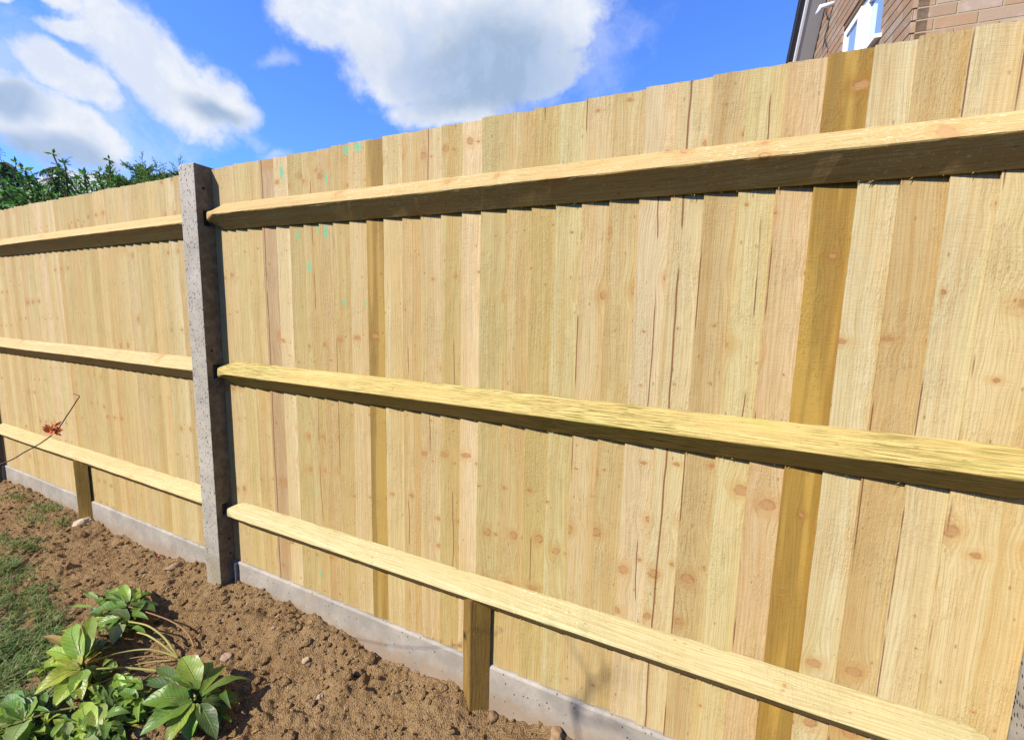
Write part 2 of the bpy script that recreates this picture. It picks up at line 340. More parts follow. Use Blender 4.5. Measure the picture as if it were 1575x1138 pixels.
def mat_soil():
    m, nb, p, out = newmat('dry_topsoil')
    P = nb.n('ShaderNodeTexCoord').outputs['Object']
    n1 = nb.noise(P, 5, 4, .6); n2 = nb.noise(P, 60, 4, .65); n3 = nb.noise(P, 260, 4, .7)
    col = nb.mix(nb.ss(n1, .3, .7), (.228, .138, .060), (.305, .198, .092))
    col = nb.mix(nb.ss(n2, .45, .72, 0, .7), col, (.32, .215, .12))
    col = nb.mix(nb.ss(n2, .46, .30, 0, .6), col, (.14, .082, .04))
    X, Y, Z = nb.xyz(P)
    lawn = nb.ss(nb.m('ADD', nb.m('ADD', Y, nb.m('MULTIPLY', X, .0)), nb.m('MULTIPLY', n1, .2)), -.78, -.95)
    v = nb.vor(P, 130); r, g, b = nb.xyz(v.outputs['Color'])
    grit = nb.m('MULTIPLY', nb.ss(v.outputs['Distance'], .40, .25), nb.m('GREATER_THAN', r, .86))
    gc = nb.mix(g, (.46, .34, .22), (.33, .20, .10))
    col = nb.mix(nb.m('MULTIPLY', grit, .8), col, gc)
    col = nb.mix(lawn, col, nb.mix(n3, (.045, .085, .02), (.09, .13, .035)))  # ground out of view turned dark lawn green to bounce less light
    h = nb.m('ADD', nb.m('MULTIPLY', n3, 1.0), nb.m('MULTIPLY', n2, 1.2)); h = nb.m('ADD', h, nb.m('MULTIPLY', grit, .5))
    cr_ = nb.vor(P, 210); h = nb.m('ADD', h, nb.m('MULTIPLY', cr_.outputs['Distance'], -.9))
    finish(nb, p, col, .95, nb.bump(h, 1.0, .009), .05); return m
M_soil = mat_soil()
def mat_tint(name, rough=.6, spec=.3, var=.25, scale=30, bump=.0, emit=None, trans=0.):
    m, nb, p, out = newmat(name)
    P = nb.n('ShaderNodeTexCoord').outputs['Object']; t = nb.attr('tint', 'Color')
    n = nb.noise(P, scale, 4, .6)
    col = nb.mix(nb.ss(n, .3, .7, 0, var), t, nb.mix(1., t, (.55, .5, .45), 'MULTIPLY'))
    finish(nb, p, col, rough, nb.bump(n, .6, bump) if bump else None, spec)
    if trans:
        tr = nb.n('ShaderNodeBsdfTranslucent'); nb.put(tr.inputs[0], nb.mix(1., col, (1.2, 1.35, .5), 'MULTIPLY'))
        ms = nb.n('ShaderNodeMixShader'); ms.inputs[0].default_value = trans
        nb.L.new(p.outputs[0], ms.inputs[1]); nb.L.new(tr.outputs[0], ms.inputs[2]); nb.L.new(ms.outputs[0], out.inputs[0])
    return m
M_clod = mat_tint('soil_clod', .95, .08, .5, 90, .003)
M_stone = mat_tint('stone', .8, .2, .4, 60, .004)
M_blade = mat_tint('grass_blade', .55, .3, .2, 40, trans=.3)
M_frond = mat_tint('foliage', .55, .3, .3, 25, trans=.22)
M_bark = mat_tint('bark', .85, .15, .5, 60, .004)
M_metal = mat_tint('grey_metal', .35, .5, .2, 60)
M_upvc = mat_tint('white_plastic', .35, .45, .05, 8)
M_dark = mat_tint('dark_plastic', .4, .4, .1, 8)
M_tile = mat_tint('roof_tile', .8, .2, .4, 20, .004)
def mat_leaf():
    m, nb, p, out = newmat('glossy_leaf')
    t = nb.attr('tint', 'Color'); a = nb.attr('lu'); b = nb.attr('lv')      # across -1..1, along 0..1
    P = nb.n('ShaderNodeTexCoord').outputs['Object']; ab = nb.m('ABSOLUTE', a)
    mid = nb.ss(ab, .07, .02)
    side = nb.m('SINE', nb.m('MULTIPLY', nb.m('SUBTRACT', b, nb.m('MULTIPLY', ab, .22)), 62.))
    vein = nb.m('MULTIPLY', nb.ss(side, .80, .98), nb.ss(ab, 1.0, .6))
    n = nb.noise(P, 28, 4, .6)
    edge = nb.m('MULTIPLY', nb.ss(nb.m('ADD', ab, nb.m('MULTIPLY', nb.m('SUBTRACT', n, .5), 1.6)), .72, 1.12), nb.ss(nb.noise(P, 9, 2, .5), .42, .62))
    col = nb.mix(nb.ss(n, .35, .7, 0, .5), t, nb.mix(1., t, (.62, .74, .60), 'MULTIPLY'))
    col = nb.mix(nb.m('MULTIPLY', vein, .35), col, nb.mix(1., t, (1.7, 1.5, 1.6), 'MULTIPLY'))
    col = nb.mix(nb.m('MULTIPLY', mid, .6), col, (.30, .36, .12))
    col = nb.mix(nb.m('MULTIPLY', edge, .8), col, (.22, .14, .05))
    h = nb.m('ADD', nb.m('MULTIPLY', vein, -1.), nb.m('MULTIPLY', mid, -1.5)); h = nb.m('ADD', h, nb.m('MULTIPLY', n, .8))
    finish(nb, p, col, .42, nb.bump(h, .9, .003), .40)
    tr = nb.n('ShaderNodeBsdfTranslucent'); nb.put(tr.inputs[0], nb.mix(1., col, (1.5, 1.6, .5), 'MULTIPLY'))
    ms = nb.n('ShaderNodeMixShader'); ms.inputs[0].default_value = .28
    nb.L.new(p.outputs[0], ms.inputs[1]); nb.L.new(tr.outputs[0], ms.inputs[2]); nb.L.new(ms.outputs[0], out.inputs[0])
    return m
M_leaf = mat_leaf()
def mat_brick(name, courses_only=False):
    m, nb, p, out = newmat(name)
    P = nb.n('ShaderNodeTexCoord').outputs['Object']; X, Y, Z = nb.xyz(P)
    u = nb.m('ADD', X, Y)
    jit = nb.m('MULTIPLY', nb.m('SUBTRACT', nb.noise(P, 30, 3, .6), .5), .006)
    row = nb.m('FLOOR', nb.m('DIVIDE', Z, .075)); fz = nb.m('FRACT', nb.m('DIVIDE', nb.m('ADD', Z, jit), .075))
    uu = nb.m('ADD', nb.m('DIVIDE', nb.m('ADD', u, jit), .225), nb.m('MULTIPLY', nb.m('MODULO', row, 2.), .5))
    cell = nb.m('FLOOR', uu); fu = nb.m('FRACT', uu)
    wn = nb.n('ShaderNodeTexWhiteNoise', noise_dimensions='3D'); nb.put(wn.inputs['Vector'], nb.comb(cell, row, 3.)); r, g, b = nb.xyz(wn.outputs['Color'])
    mz = nb.m('MAXIMUM', nb.ss(fz, .135, .10), nb.m('SUBTRACT', 1., nb.ss(fz, 1.02, .985)))
    mu = nb.m('MAXIMUM', nb.ss(fu, .045, .030), nb.ss(fu, .985, 1.0))
    mz = nb.ss(fz, .150, .11)
    mort = nb.m('MAXIMUM', mz, mu) if not courses_only else mu
    n = nb.noise(P, 45, 5, .65); n2 = nb.noise(P, 8, 3, .6)
    col = nb.mix(r, (.34, .20, .098), (.29, .19, .11)); col = nb.mix(nb.ss(g, .5, .9, 0, .8), col, (.34, .265, .185))
    col = nb.mix(nb.ss(b, .85, .95, 0, .5), col, (.36, .165, .11))
    col = nb.mix(nb.ss(n, .45, .7, 0, .5), col, (.30, .22, .19)); col = nb.mix(nb.ss(n2, .5, .7, 0, .3), col, (.52, .42, .36))
    mc = nb.mix(n, (.32, .235, .13), (.38, .285, .165))
    col = nb.mix(mort, col, mc)
    h = nb.m('ADD', nb.m('MULTIPLY', mort, -2.), nb.m('MULTIPLY', n, .6))
    finish(nb, p, col, .85, nb.bump(h, .8, .004), .15); return m
M_brick = mat_brick('pinkish_brick'); M_brick_side = mat_brick('pinkish_brick_raked', True)
m, nb, p, out = newmat('window_glass'); M_glass = m
finish(nb, p, (.16, .30, .52), .04, None, 1.0)  # blue base colour stands in for part of the sky reflection
p.inputs['Coat Weight'].default_value = .6

# ------------------------------------------------------------------ ground
prof = [(-3.2, -.075), (-2.726, -.063), (-2.158, -.035), (-1.591, -.051), (-1.301, -.062), (-.894, -.075), (-.566, -.073), (-.27, -.045), (.0, -.02), (.114, -.027), (.229, -.014), (.4, -.038),
        (.561, -.03), (.709, -.043), (.847, -.072), (.977, -.082), (1.129, -.083), (1.282, -.053), (1.399, -.094), (1.519, -.087), (1.631, -.069), (1.695, -.079), (2.2, -.085), (3.2, -.08)]
px_, pz_ = zip(*prof)
def lumps(x, y, s, seed):
    d = noise.voronoi(Vector((x * s, y * s, seed)))[0]
    return max(0., 1 - d[0] * 1.5), d[1] - d[0]
def gz(x, y, fine=True):
    b = float(np.interp(x, px_, pz_)); t = min(1., max(0., -y / .30)); t = t * t * (3 - 2 * t)
    z = b * (1 - t) + (-.088) * t
    if y > .02: z = -.09
    if x < -3.6 or x > 3 or y < -2.2 or y > .3: return z
    z += .020 * noise.noise(Vector((x * 2.3, y * 2.3, 3.1))) * min(1, .3 - y * 2) 
    if fine and y < .02:
        z += .016 * noise.noise(Vector((x * 7, y * 9, 1.)))
        w = .5 + .9 * noise.noise(Vector((x * 3.1, y * 3.1, 9.)))
        w = max(.15, min(1., w + .25))
        l, e = lumps(x + .02 * noise.noise(Vector((x * 20, y * 20, 0))), y, 17, 1.); z += .026 * l * w; l, e = lumps(x + .03 * noise.noise(Vector((x * 11, y * 11, 3))), y, 8.5, 6.); z += .022 * l * w
        l, e = lumps(x, y + .01 * noise.noise(Vector((x * 40, y * 40, 4))), 38, 2.); z += .012 * l * w
        l, e = lumps(x, y, 85, 5.); z += .0045 * l
        z += .006 * noise.noise(Vector((x * 45, y * 60, 7.))) - .011
    return z
xs = np.concatenate([[-600, -200, -80, -30, -12, -7, -5, -4.2], np.arange(-3.5, -1.6, .009), np.arange(-1.6, 1.85, .0048), np.linspace(1.9, 3.2, 30), [4, 6, 10, 20, 60, 200, 600]])
ys = np.concatenate([[-600, -200, -60, -20, -8, -4, -2.4, -1.7, -1.3], np.linspace(-1.1, -.80, 12), np.arange(-.79, .022, .0048), [.06, .2, .6, 1.5, 3, 6, 15, 60, 200, 600]])
nx_, ny_ = len(xs), len(ys)
V = np.zeros((ny_, nx_, 3)); V[:, :, 0] = xs[None, :]; V[:, :, 1] = ys[:, None]
for j in range(ny_):
    y = ys[j]
    for i in range(nx_): V[j, i, 2] = gz(xs[i], y)
me = bpy.data.meshes.new('ground'); me.vertices.add(nx_ * ny_); me.vertices.foreach_set('co', V.reshape(-1))
idx = np.arange(nx_ * ny_).reshape(ny_, nx_); quads = np.stack([idx[:-1, :-1], idx[:-1, 1:], idx[1:, 1:], idx[1:, :-1]], -1).reshape(-1, 4)
me.loops.add(quads.size); me.loops.foreach_set('vertex_index', quads.ravel().astype('i')); me.polygons.add(len(quads))
me.polygons.foreach_set('loop_start', np.arange(0, quads.size, 4, dtype='i')); me.update(); me.validate()
me.polygons.foreach_set('use_smooth', [True] * len(quads))
g = link('ground', me, M_soil); tag(g, 'bare brown topsoil raked up to the foot of the fence', 'ground', kind='structure')

# loose clods: nobody could count them
def rock(mb, c, s, t, flat=.75, seg=0, mi=0):
    bm = bmesh.new(); bmesh.ops.create_icosphere(bm, subdivisions=max(1, 1 + seg), radius=1.0)
    o = random.random() * 100; rot = Euler((random.random() * 6, random.random() * 6, random.random() * 6)).to_matrix(); sx, sy = random.uniform(.7, 1.2), random.uniform(.7, 1.2)
    V = []
    for v in bm.verts:
        q = v.co * (1 + .45 * noise.noise(v.co * 1.3 + Vector((o, o, o)))); q = rot @ q
        V.append(Vector((q.x * sx * s, q.y * sy * s, q.z * s * flat)) + Vector(c))
    mb.add(V, [tuple(v.index for v in f.verts) for f in bm.faces], t, mi); bm.free()
mb = MB()
for k in range(9000):
    x = random.uniform(-3.0, 1.8); y = -abs(random.random() ** 1.15) * .80
    if x < -.2 and y < -.45 and random.random() < .6: continue
    s = .0014 + .0085 * random.random() ** 5
    c = random.uniform(.8, 1.25); t = (.205 * c, .135 * c, .074 * c)
    rock(mb, (x, y - .004, gz(x, y) + s * .45), s, t, .8, -1 if s < .0035 else 0)
for k in range(900):   # bits of straw, root and bark
    x = random.uniform(-2.6, 1.7); y = -abs(random.random()) * .75 - .01; z = gz(x, y) + .003; a = random.uniform(0, 6.28); l = random.uniform(.004, .018) * (1.8 if random.random() < .08 else 1); w = random.uniform(.0006, .0018)
    d = Vector((math.cos(a), math.sin(a), random.uniform(-.2, .5))) * l; s_ = Vector((-math.sin(a), math.cos(a), 0)) * w; p = Vector((x, y, z))
    mb.add([p - s_, p + s_, p + d + s_, p + d - s_ + Vector((0, 0, .0008))], [(0, 1, 2, 3)], random.choice([(.42, .31, .18), (.30, .20, .11), (.12, .07, .04), (.36, .24, .12)]), 1)
for k in range(170):
    x = random.uniform(-2.4, 1.75); y = -random.random() ** 1.2 * .7 - .02
    if x < .5 and y < -.32: continue
    s = random.uniform(.007, .020) * (1 if random.random() < .8 else 1.4); rock(mb, (x, min(y, -.01 - s), gz(x, y) + s * .2), s, (.2, .13, .07), .7, 1)
clods = mb.build('soil_clods', [M_soil, M_clod]); tag(clods, 'loose crumbs and small clods scattered over the brown soil', 'soil', kind='stuff')

def stone(px, py, s, col, label, cat='stone', name='stone', flat=.55, z=None, sub=2):
    c = at(px, py, 2, -.06 if z is None else z); zz = gz(c.x, c.y); c = at(px, py, 2, zz + s * .3); mb = MB()
    rock(mb, (0, 0, 0), s, col, flat, sub); o = mb.build(name, M_stone, smooth=False); o.location = (c.x, min(c.y, -.01 - s), zz + s * .2); tag(o, label, cat); return o
stone(128, 802, .036, (.42, .33, .23), 'flat pale buff stone at the foot of the short post under the left rail')
stone(262, 848, .020, (.36, .13, .08), 'small red brick fragment by the concrete board left of the grey post', 'brick fragment', 'brick_fragment')
stone(266, 872, .034, (.26, .175, .10), 'brown lump of stone left of the foot of the grey post')
stone(347, 1010, .022, (.27, .19, .13), 'pinkish brown stone in the soil beside the right edge of the leafy plant')
stone(470, 1015, .012, (.36, .27, .18), 'small pale pebble alone on the soil right of the plant')
stone(855, 1128, .026, (.25, .16, .085), 'tan clod against the concrete board at the bottom edge of the picture', 'clod', 'clod')
stone(762, 1093, .020, (.19, .12, .062), 'brown clod right against the foot of the nearer short dark post', 'clod', 'clod')
stone(492, 1070, .012, (.34, .26, .18), 'upright little pebble low on the soil slope right of the plant')
stone(421, 965, .010, (.30, .17, .14), 'tiny pinkish pebble on the soil below the sloping concrete board')

# ------------------------------------------------------------------ the fence
fence = empty('fence', (0, 0, -.08)); FZ = -.08
tag(fence, 'new close-boarded timber fence of pale upright boards with three rails and grey concrete posts', 'fence')
def fpart(o):   # children keep world positions
    o.parent = fence; o.matrix_parent_inverse = Matrix.Translation((0, 0, -FZ)); return o
def topz(x):
    return 1.8 + (-.0274 * (x - .1) / 2.5 if x > 0 else .0181 * (x + .1) / -2.7)
CREAM = (.455, .366, .188); PALE = (.495, .415, .238); PINK = (.462, .352, .196); TAN = (.415, .322, .150); OLIVE = (.400, .325, .142); DARK = (.292, .196, .044); ROSE = (.375, .272, .155); GREENC = (.440, .374, .185); DARKG = (.255, .176, .050)
def board(x0, x1, zb, zt, tint, seed, streak=0., ovl=.022, lift=1., panel=None, jag=1.):
    """featheredge board: thin left edge in front, face sloping back to the thick right edge"""
    w = x1 + ovl - x0; nz = 34; na = 7; V = []; Fc = []
    s = seed * 31.7
    lean = random.uniform(-.0015, .0015)
    for j in range(nz + 1):
        z = (zt - zb) * j / nz
        e0 = .0016 * noise.noise(Vector((s, z * 5, 0))) * jag + .0008 * noise.noise(Vector((s, z * 31, 0))) * jag + lean * (z / 1.7 - .5)
        e1 = .0015 * noise.noise(Vector((s + 9, z * 5, 0)))
        curl = .0028 * max(0., noise.noise(Vector((s + 4, z * 1.9, 2.)))) * lift + .0007 * noise.noise(Vector((s + 4, z * 14, 2.)))
        for rz_ in (1.6, .95, .32): curl *= min(1., max(0., (abs(z + zb - rz_) - .052) / .12))
        tw = .0012 * noise.noise(Vector((s + 14, z * 1.1, 2.)))
        for side in (0, 1):
            for i in range(na + 1):
                t = i / na; tt = t if side == 0 else 1 - t
                x = e0 * (1 - tt) + (w + e1) * tt
                yf = .001 - curl * (1 - tt) ** 2 + tw + .0085 * tt + .0009 * math.sin(math.pi * tt) 
                y = yf if side == 0 else yf + .0042 + .0058 * tt
                zz = z
                if j == nz: zz += random.uniform(-.0006, .0006) + .0012 * noise.noise(Vector((s, tt * 9, 5)))
                V.append((x, y, zz))
    P = 2 * (na + 1)
    for j in range(nz):
        for i in range(P):
            a = j * P + i; b = j * P + (i + 1) % P; Fc.append((a, b, b + P, a + P))
    Fc.append(tuple(range(P))[::-1]); Fc.append(tuple(nz * P + i for i in range(P)))
    o = meshobj('board', V, Fc, M_board, None, False, tint); o.location = (x0, 0, zb)
    
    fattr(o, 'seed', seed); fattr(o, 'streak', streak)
    o.parent = panel; o.matrix_parent_inverse = Matrix.Translation(-Vector(panel.location)); return o
def vary(c, a=.05):
    k = 1 + random.uniform(-a, a); return tuple(ch * k * (1 + random.uniform(-.025, .025)) for ch in c)
RX = [.058, .100, .142, .197, .270, .359, .442, .516, .593, .671, .742, .820, .899, .973, 1.051, 1.125, 1.203, 1.279, 1.345, 1.430, 1.508, 1.581, 1.654, 1.727, 1.802, 1.877, 1.952, 2.024, 2.098, 2.170, 2.245, 2.315, 2.390, 2.462, 2.610]
RT = [TAN, CREAM, CREAM, GREENC, TAN, ROSE, PALE, TAN, TAN, TAN, OLIVE, CREAM, DARK, CREAM, ROSE, CREAM, TAN, PALE, OLIVE, TAN, OLIVE, GREENC, CREAM, TAN, PALE, PALE, TAN, GREENC, PINK, DARK, PALE, TAN, PALE, CREAM]
RT[14] = TAN; RT[29] = DARK; RT[12] = DARKG
bnd = {25: .028, 24: -.050, 28: -.003, 31: -.003, 32: -.003, 33: -.004, 26: -.0025, 10: -.002, 22: -.002, 15: -.030, 16: -.050, 14: -.02, 5: .012, 8: -.04, 20: -.03, 27: -.05}  # smallest values: waney left edge line, painting in the dark gap between boards
panelR = empty('board_panel', (RX[0], 0, .063)); panelL = empty('board_panel', (-2.61, 0, .063))
for p_ in (panelR, panelL): fpart(p_)
def board_in(panel, *a, **k):
    o = board(*a, panel=panel, **k); o.matrix_parent_inverse = Matrix.Identity(4); o.location = Vector(o.location) - Vector(panel.location); return o
for i in range(len(RX) - 1):
    KS[0] = [0, 0, 0, 1, 1, 2, 3, 3, 3, 3, 4, 4, 4, 5, 5, 6, 6, 6, 7, 7, 7, 7, 8, 8, 9, 9, 9, 10, 10, 11, 12, 12, 13, 14][i] * .631 + .2
    x0, x1 = RX[i], RX[i + 1]; last = i == len(RX) - 2
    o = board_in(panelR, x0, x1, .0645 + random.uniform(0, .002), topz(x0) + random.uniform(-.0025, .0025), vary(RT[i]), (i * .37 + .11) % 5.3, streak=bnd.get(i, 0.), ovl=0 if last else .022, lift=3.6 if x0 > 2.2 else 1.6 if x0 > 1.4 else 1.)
    if RT[i] in (DARK, DARKG): tag(o, 'darker olive brown board')
x = -2.608; i = 0; LX = [x]
while x < -.12:
    x += random.uniform(.070, .080); LX.append(x)
LX[-1] = -.058
for i in range(len(LX) - 1):
    KS[0] = (i // 3) * .477 + 9.1
    t = random.choice([CREAM, CREAM, TAN, PALE, CREAM, TAN, GREENC])
    board_in(panelL, LX[i], LX[i + 1], .0645, topz(LX[i]) + random.uniform(-.004, .004), vary(t), (i * .53 + 7.7) % 9.1, ovl=0 if i == len(LX) - 2 else .022, jag=.8)

KS[0] = None
# rails: arris (triangular) section, ends hewn down to tenons
def rail(xa, xb, za, zb, mat, tint, seed, d=.0515, h=.0515, tipL=True):
    nx = 110; prof = [(.0012, -h), (-.004, -h + .0008), (-d + .006, -.0062), (-d + .0018, -.0028), (-d, 0), (-d + .0015, .0028), (-d + .006, .0062), (-.004, h - .0008), (.0012, h)]
    V = []; Fc = []; n = len(prof); L = xb - xa
    TEN = [(-.006, -.021), (-.012, -.0215), (-.030, -.0205), (-.0335, -.014), (-.034, 0), (-.0335, .013), (-.030, .0195), (-.012, .021), (-.006, .021)]
    for i in range(nx + 1):
        x = xa + L * i / nx
        if i in (1, 2, 3): x = xa + (.022, .05, .075)[i - 1]
        if i in (nx - 1, nx - 2, nx - 3): x = xb - (.022, .05, .075)[nx - 1 - i]
        e = min(x - xa, (xb - x) * 2.2); k = max(0., min(1., e / .075)) ** .8
        sh = .50 + .50 * k; sd = .66 + .34 * k; zc = za + (zb - za) * (x - .2) / 2.4 if xa > 0 else za
        zc += .0025 * noise.noise(Vector((x * 1.3, seed, 0)))
        for j, (y, z) in enumerate(prof):
            wv = .0009 * noise.noise(Vector((x * 9, j * 3.3 + seed, 1))) + .0005 * noise.noise(Vector((x * 60, j * 3.3 + seed, 2)))
            yy = y * sd - (1 - sd) * .010
            ty, tz = TEN[j]
            V.append((x - xa, min(y * k + ty * (1 - k) + wv, .0014), zc - za + z * k + tz * (1 - k) + wv))
    for i in range(nx):
        for j in range(n):
            a = i * n + j; b = i * n + (j + 1) % n; Fc.append((a, b, b + n, a + n)) if False else Fc.append((a, a + n, b + n, b))
    Fc.append(tuple(range(n))); Fc.append(tuple(nx * n + j for j in range(n))[::-1])
    # torn fibres hanging from the sawn lower arris
    T = [tint] * len(V)
    for k in range(60):
        x = random.uniform(.1, L - .1); zc = (zb - za) * (x + xa - .2) / 2.4 if xa > 0 else 0; l = random.uniform(.004, .016); a = random.uniform(-.9, .9)
        b0 = len(V); V += [(x, -.001, zc - h + .003), (x + .0014, -.0022, zc - h + .002), (x + l * math.sin(a), -random.uniform(.002, .007), zc - h - l * math.cos(a) * .7)]; Fc.append((b0, b0 + 1, b0 + 2)); T += [tuple(c * .8 for c in tint)] * 3
    o = meshobj('rail', V, Fc, mat, None, False, T); fattr(o, 'seed', seed); fattr(o, 'streak', 0.)
    o.location = (xa, 0, za); fpart(o); o.location = (xa, 0, za); return o
o = rail(.060, 2.598, 1.6004, 1.5612, M_rail, (.405, .318, .145), .7); tag(o, 'top rail with a pale upper face and a shaded underside')
o = rail(.070, 2.598, .9492, .9375, M_rail2, (.415, .335, .125), 2.1); tag(o, 'middle rail with coarse yellow and green striped grain')
o = rail(.077, 2.598, .3122, .3293, M_rail, (.405, .375, .205), 3.9); tag(o, 'bottom rail in pale greenish cream wood')
rail(-2.60, -.060, 1.5838, 1.5838, M_rail, (.43, .325, .140), 4.4)
rail(-2.60, -.060, .9481, .9481, M_rail, (.43, .340, .165), 5.2)
rail(-2.60, -.060, .3309, .3309, M_rail, (.44, .370, .185), 6.3)

# posts, with real mortises and fixing holes cut into the side faces
def post(xc, label=None):
    bm = bmesh.new(); hw = .0538
    V = [(-hw, -.0654), (hw, -.0654), (hw, .045), (-hw, .045)]
    bot = [bm.verts.new((x, y, -.5)) for x, y in V]; top = [bm.verts.new((x, y, 1.8056)) for x, y in V]
    bm.faces.new(bot[::-1]); bm.faces.new(top)
    for i in range(4): bm.faces.new((bot[i], bot[(i + 1) % 4], top[(i + 1) % 4], top[i]))
    bmesh.ops.bevel(bm, geom=[e for e in bm.edges], offset=.0035, segments=2, profile=.6, affect='EDGES')
    bmesh.ops.recalc_face_normals(bm, faces=bm.faces)
    me = bpy.data.meshes.new('post'); bm.to_mesh(me); bm.free(); tmp = bpy.data.objects.new('post_raw', me); COL.objects.link(tmp)
    cm = MB()
    for z in (1.598, .955, .322):
        cm.box(-.08, -.02, -.0405, -.004, z - .034, z + .028); cm.box(.02, .08, -.0405, -.004, z - .034, z + .028)
    for (y, z) in ((-.033, 1.714), (-.040, 1.042), (-.018, .174), (-.016, .103)):
        for s in (-1, 1): cm.tube([(s * .03, y, z), (s * .07, y, z)], .0065, 10)
    cut = meshobj('cut', cm.V, cm.F)
    bmc = bmesh.new(); bmc.from_mesh(cut.data); bmesh.ops.recalc_face_normals(bmc, faces=bmc.faces); bmc.to_mesh(cut.data); bmc.free()
    md = tmp.modifiers.new('b', 'BOOLEAN'); md.object = cut; md.operation = 'DIFFERENCE'; md.solver = 'EXACT'
    dg = bpy.context.evaluated_depsgraph_get(); me2 = bpy.data.meshes.new_from_object(tmp.evaluated_get(dg))
    bpy.data.objects.remove(tmp); bpy.data.objects.remove(cut)
    me2.name = 'concrete_post'; o = link('concrete_post', me2, M_post); fpart(o); o.location = (xc, 0, 0)
    if label: tag(o, label)
    return o
post(0., None); post(-2.6658); post(2.6658)

# concrete gravel boards under the boards
def gravel(xa, xb):
    nx = 120; V = []; Fc = []
    for i in range(nx + 1):
        x = xa + (xb - xa) * i / nx; w = .0012 * noise.noise(Vector((x * 8, 0, 4))) + .0008 * noise.noise(Vector((x * 40, 0, 4)))
        for (y, z) in ((-.006, -.30), (-.006, .056), (-.0035, .0605 + w), (.0, .0625 + w), (.044, .0625), (.044, -.30)): V.append((x - xa, y, z))
    for i in range(nx):
        for j in range(6):
            a = i * 6 + j; b = i * 6 + (j + 1) % 6; Fc.append((a, a + 6, b + 6, b))
    Fc.append((0, 1, 2, 3, 4, 5)); Fc.append(tuple(nx * 6 + j for j in range(6))[::-1])
    o = meshobj('gravel_board', V, Fc, M_gravel); fpart(o); o.location = (xa, 0, 0); return o
gravel(.085, 2.608); gravel(-2.575, -.0545)
for xc in (.0545, -2.6115):     # steel clips that hold the gravel boards to the posts
    mb = MB(); G_ = (.22, .25, .30)
    mb.box(0, .030, -.010, -.0065, -.16, .058, G_); mb.box(.0, .003, -.0065, .02, -.16, .058, G_); mb.box(.0302, .0345, -.020, .0, -.16, .060, (.10, .11, .12))
    o = mb.build('clip', M_metal); fpart(o); o.location = (xc, 0, 0)

# short posts below the bottom rail, offcuts of the same triangular section
def cleat(xc, zb, zt, seed, left):
    prof = [(-.0515, -.0066), (-.008, -.0440), (-.003, -.0492), (0, -.0506), (.003, -.0492), (.008, -.0440), (.0515, -.0066)]; V = []; Fc = []; n = len(prof); nz = 40
    for i in range(nz + 1):
        z = zb + (zt - zb) * i / nz
        for j, (x, y) in enumerate(prof):
            wv = .0012 * noise.noise(Vector((z * 12, j * 2.2 + seed, 0))) + .0005 * noise.noise(Vector((z * 70, j * 2.2 + seed, 0)))
            V.append((x + wv, y + wv, z))
    for i in range(nz):
        for j in range(n):
            a = i * n + j; b = i * n + (j + 1) % n; Fc.append((a, b, b + n, a + n))
    Fc.append(tuple(range(n))[::-1]); Fc.append(tuple(nz * n + j for j in range(n)))
    o = meshobj('centre_cleat', V, Fc, M_cleat, None, False, (.20, .135, .038)); fattr(o, 'seed', seed); fattr(o, 'streak', 0.); fpart(o); o.location = (xc, 0, 0)
cleat(1.355, -.30, .309, 1.3, False); cleat(-1.345, -.30, .320, 2.6, True)

# ------------------------------------------------------------------ brick house behind the fence
HA = R(6.0); house = empty('brick_house', (3.06, 2.70, -.09), HA)
tag(house, 'pinkish brick house with a white framed window rising behind the right end of the fence', 'house')
ux = Vector((math.cos(HA), math.sin(HA), 0)); uy = Vector((-math.sin(HA), math.cos(HA), 0)); HO = Vector((3.06, 2.70, -.09))
def hin(u, v, off=0.):     # where the sight line meets the side wall, in the house's own axes
    d = ray(u, v); o = CAM - HO; t = (-off - o.dot(ux)) / d.dot(ux); P = o + d * t; return P.dot(uy), P.z
s_win0, zsill = hin(1359, 55); s_win1, zhead = hin(1298, 47); s_wn, _ = hin(1362, 0)
s_win0 = s_wn
r0 = hin(1252, 88); r1 = hin(1273, 0); slope = (r1[1] - r0[1]) / (r1[0] - r0[0])
print('house', s_win0, s_win1, zsill, zhead, r0, r1, slope)
sA = r0[0]; zA = r0[1]
def rake(s): return zA + slope * (s - sA)
Dp = 8.5                                   # depth of the gable wall
ridge_s = Dp / 2 if Dp / 2 < 4.2 else 4.2
def wallz(s):                               # near half of the gable carries on up past the frame
    return rake(max(s, 1.2))
mb = MB()
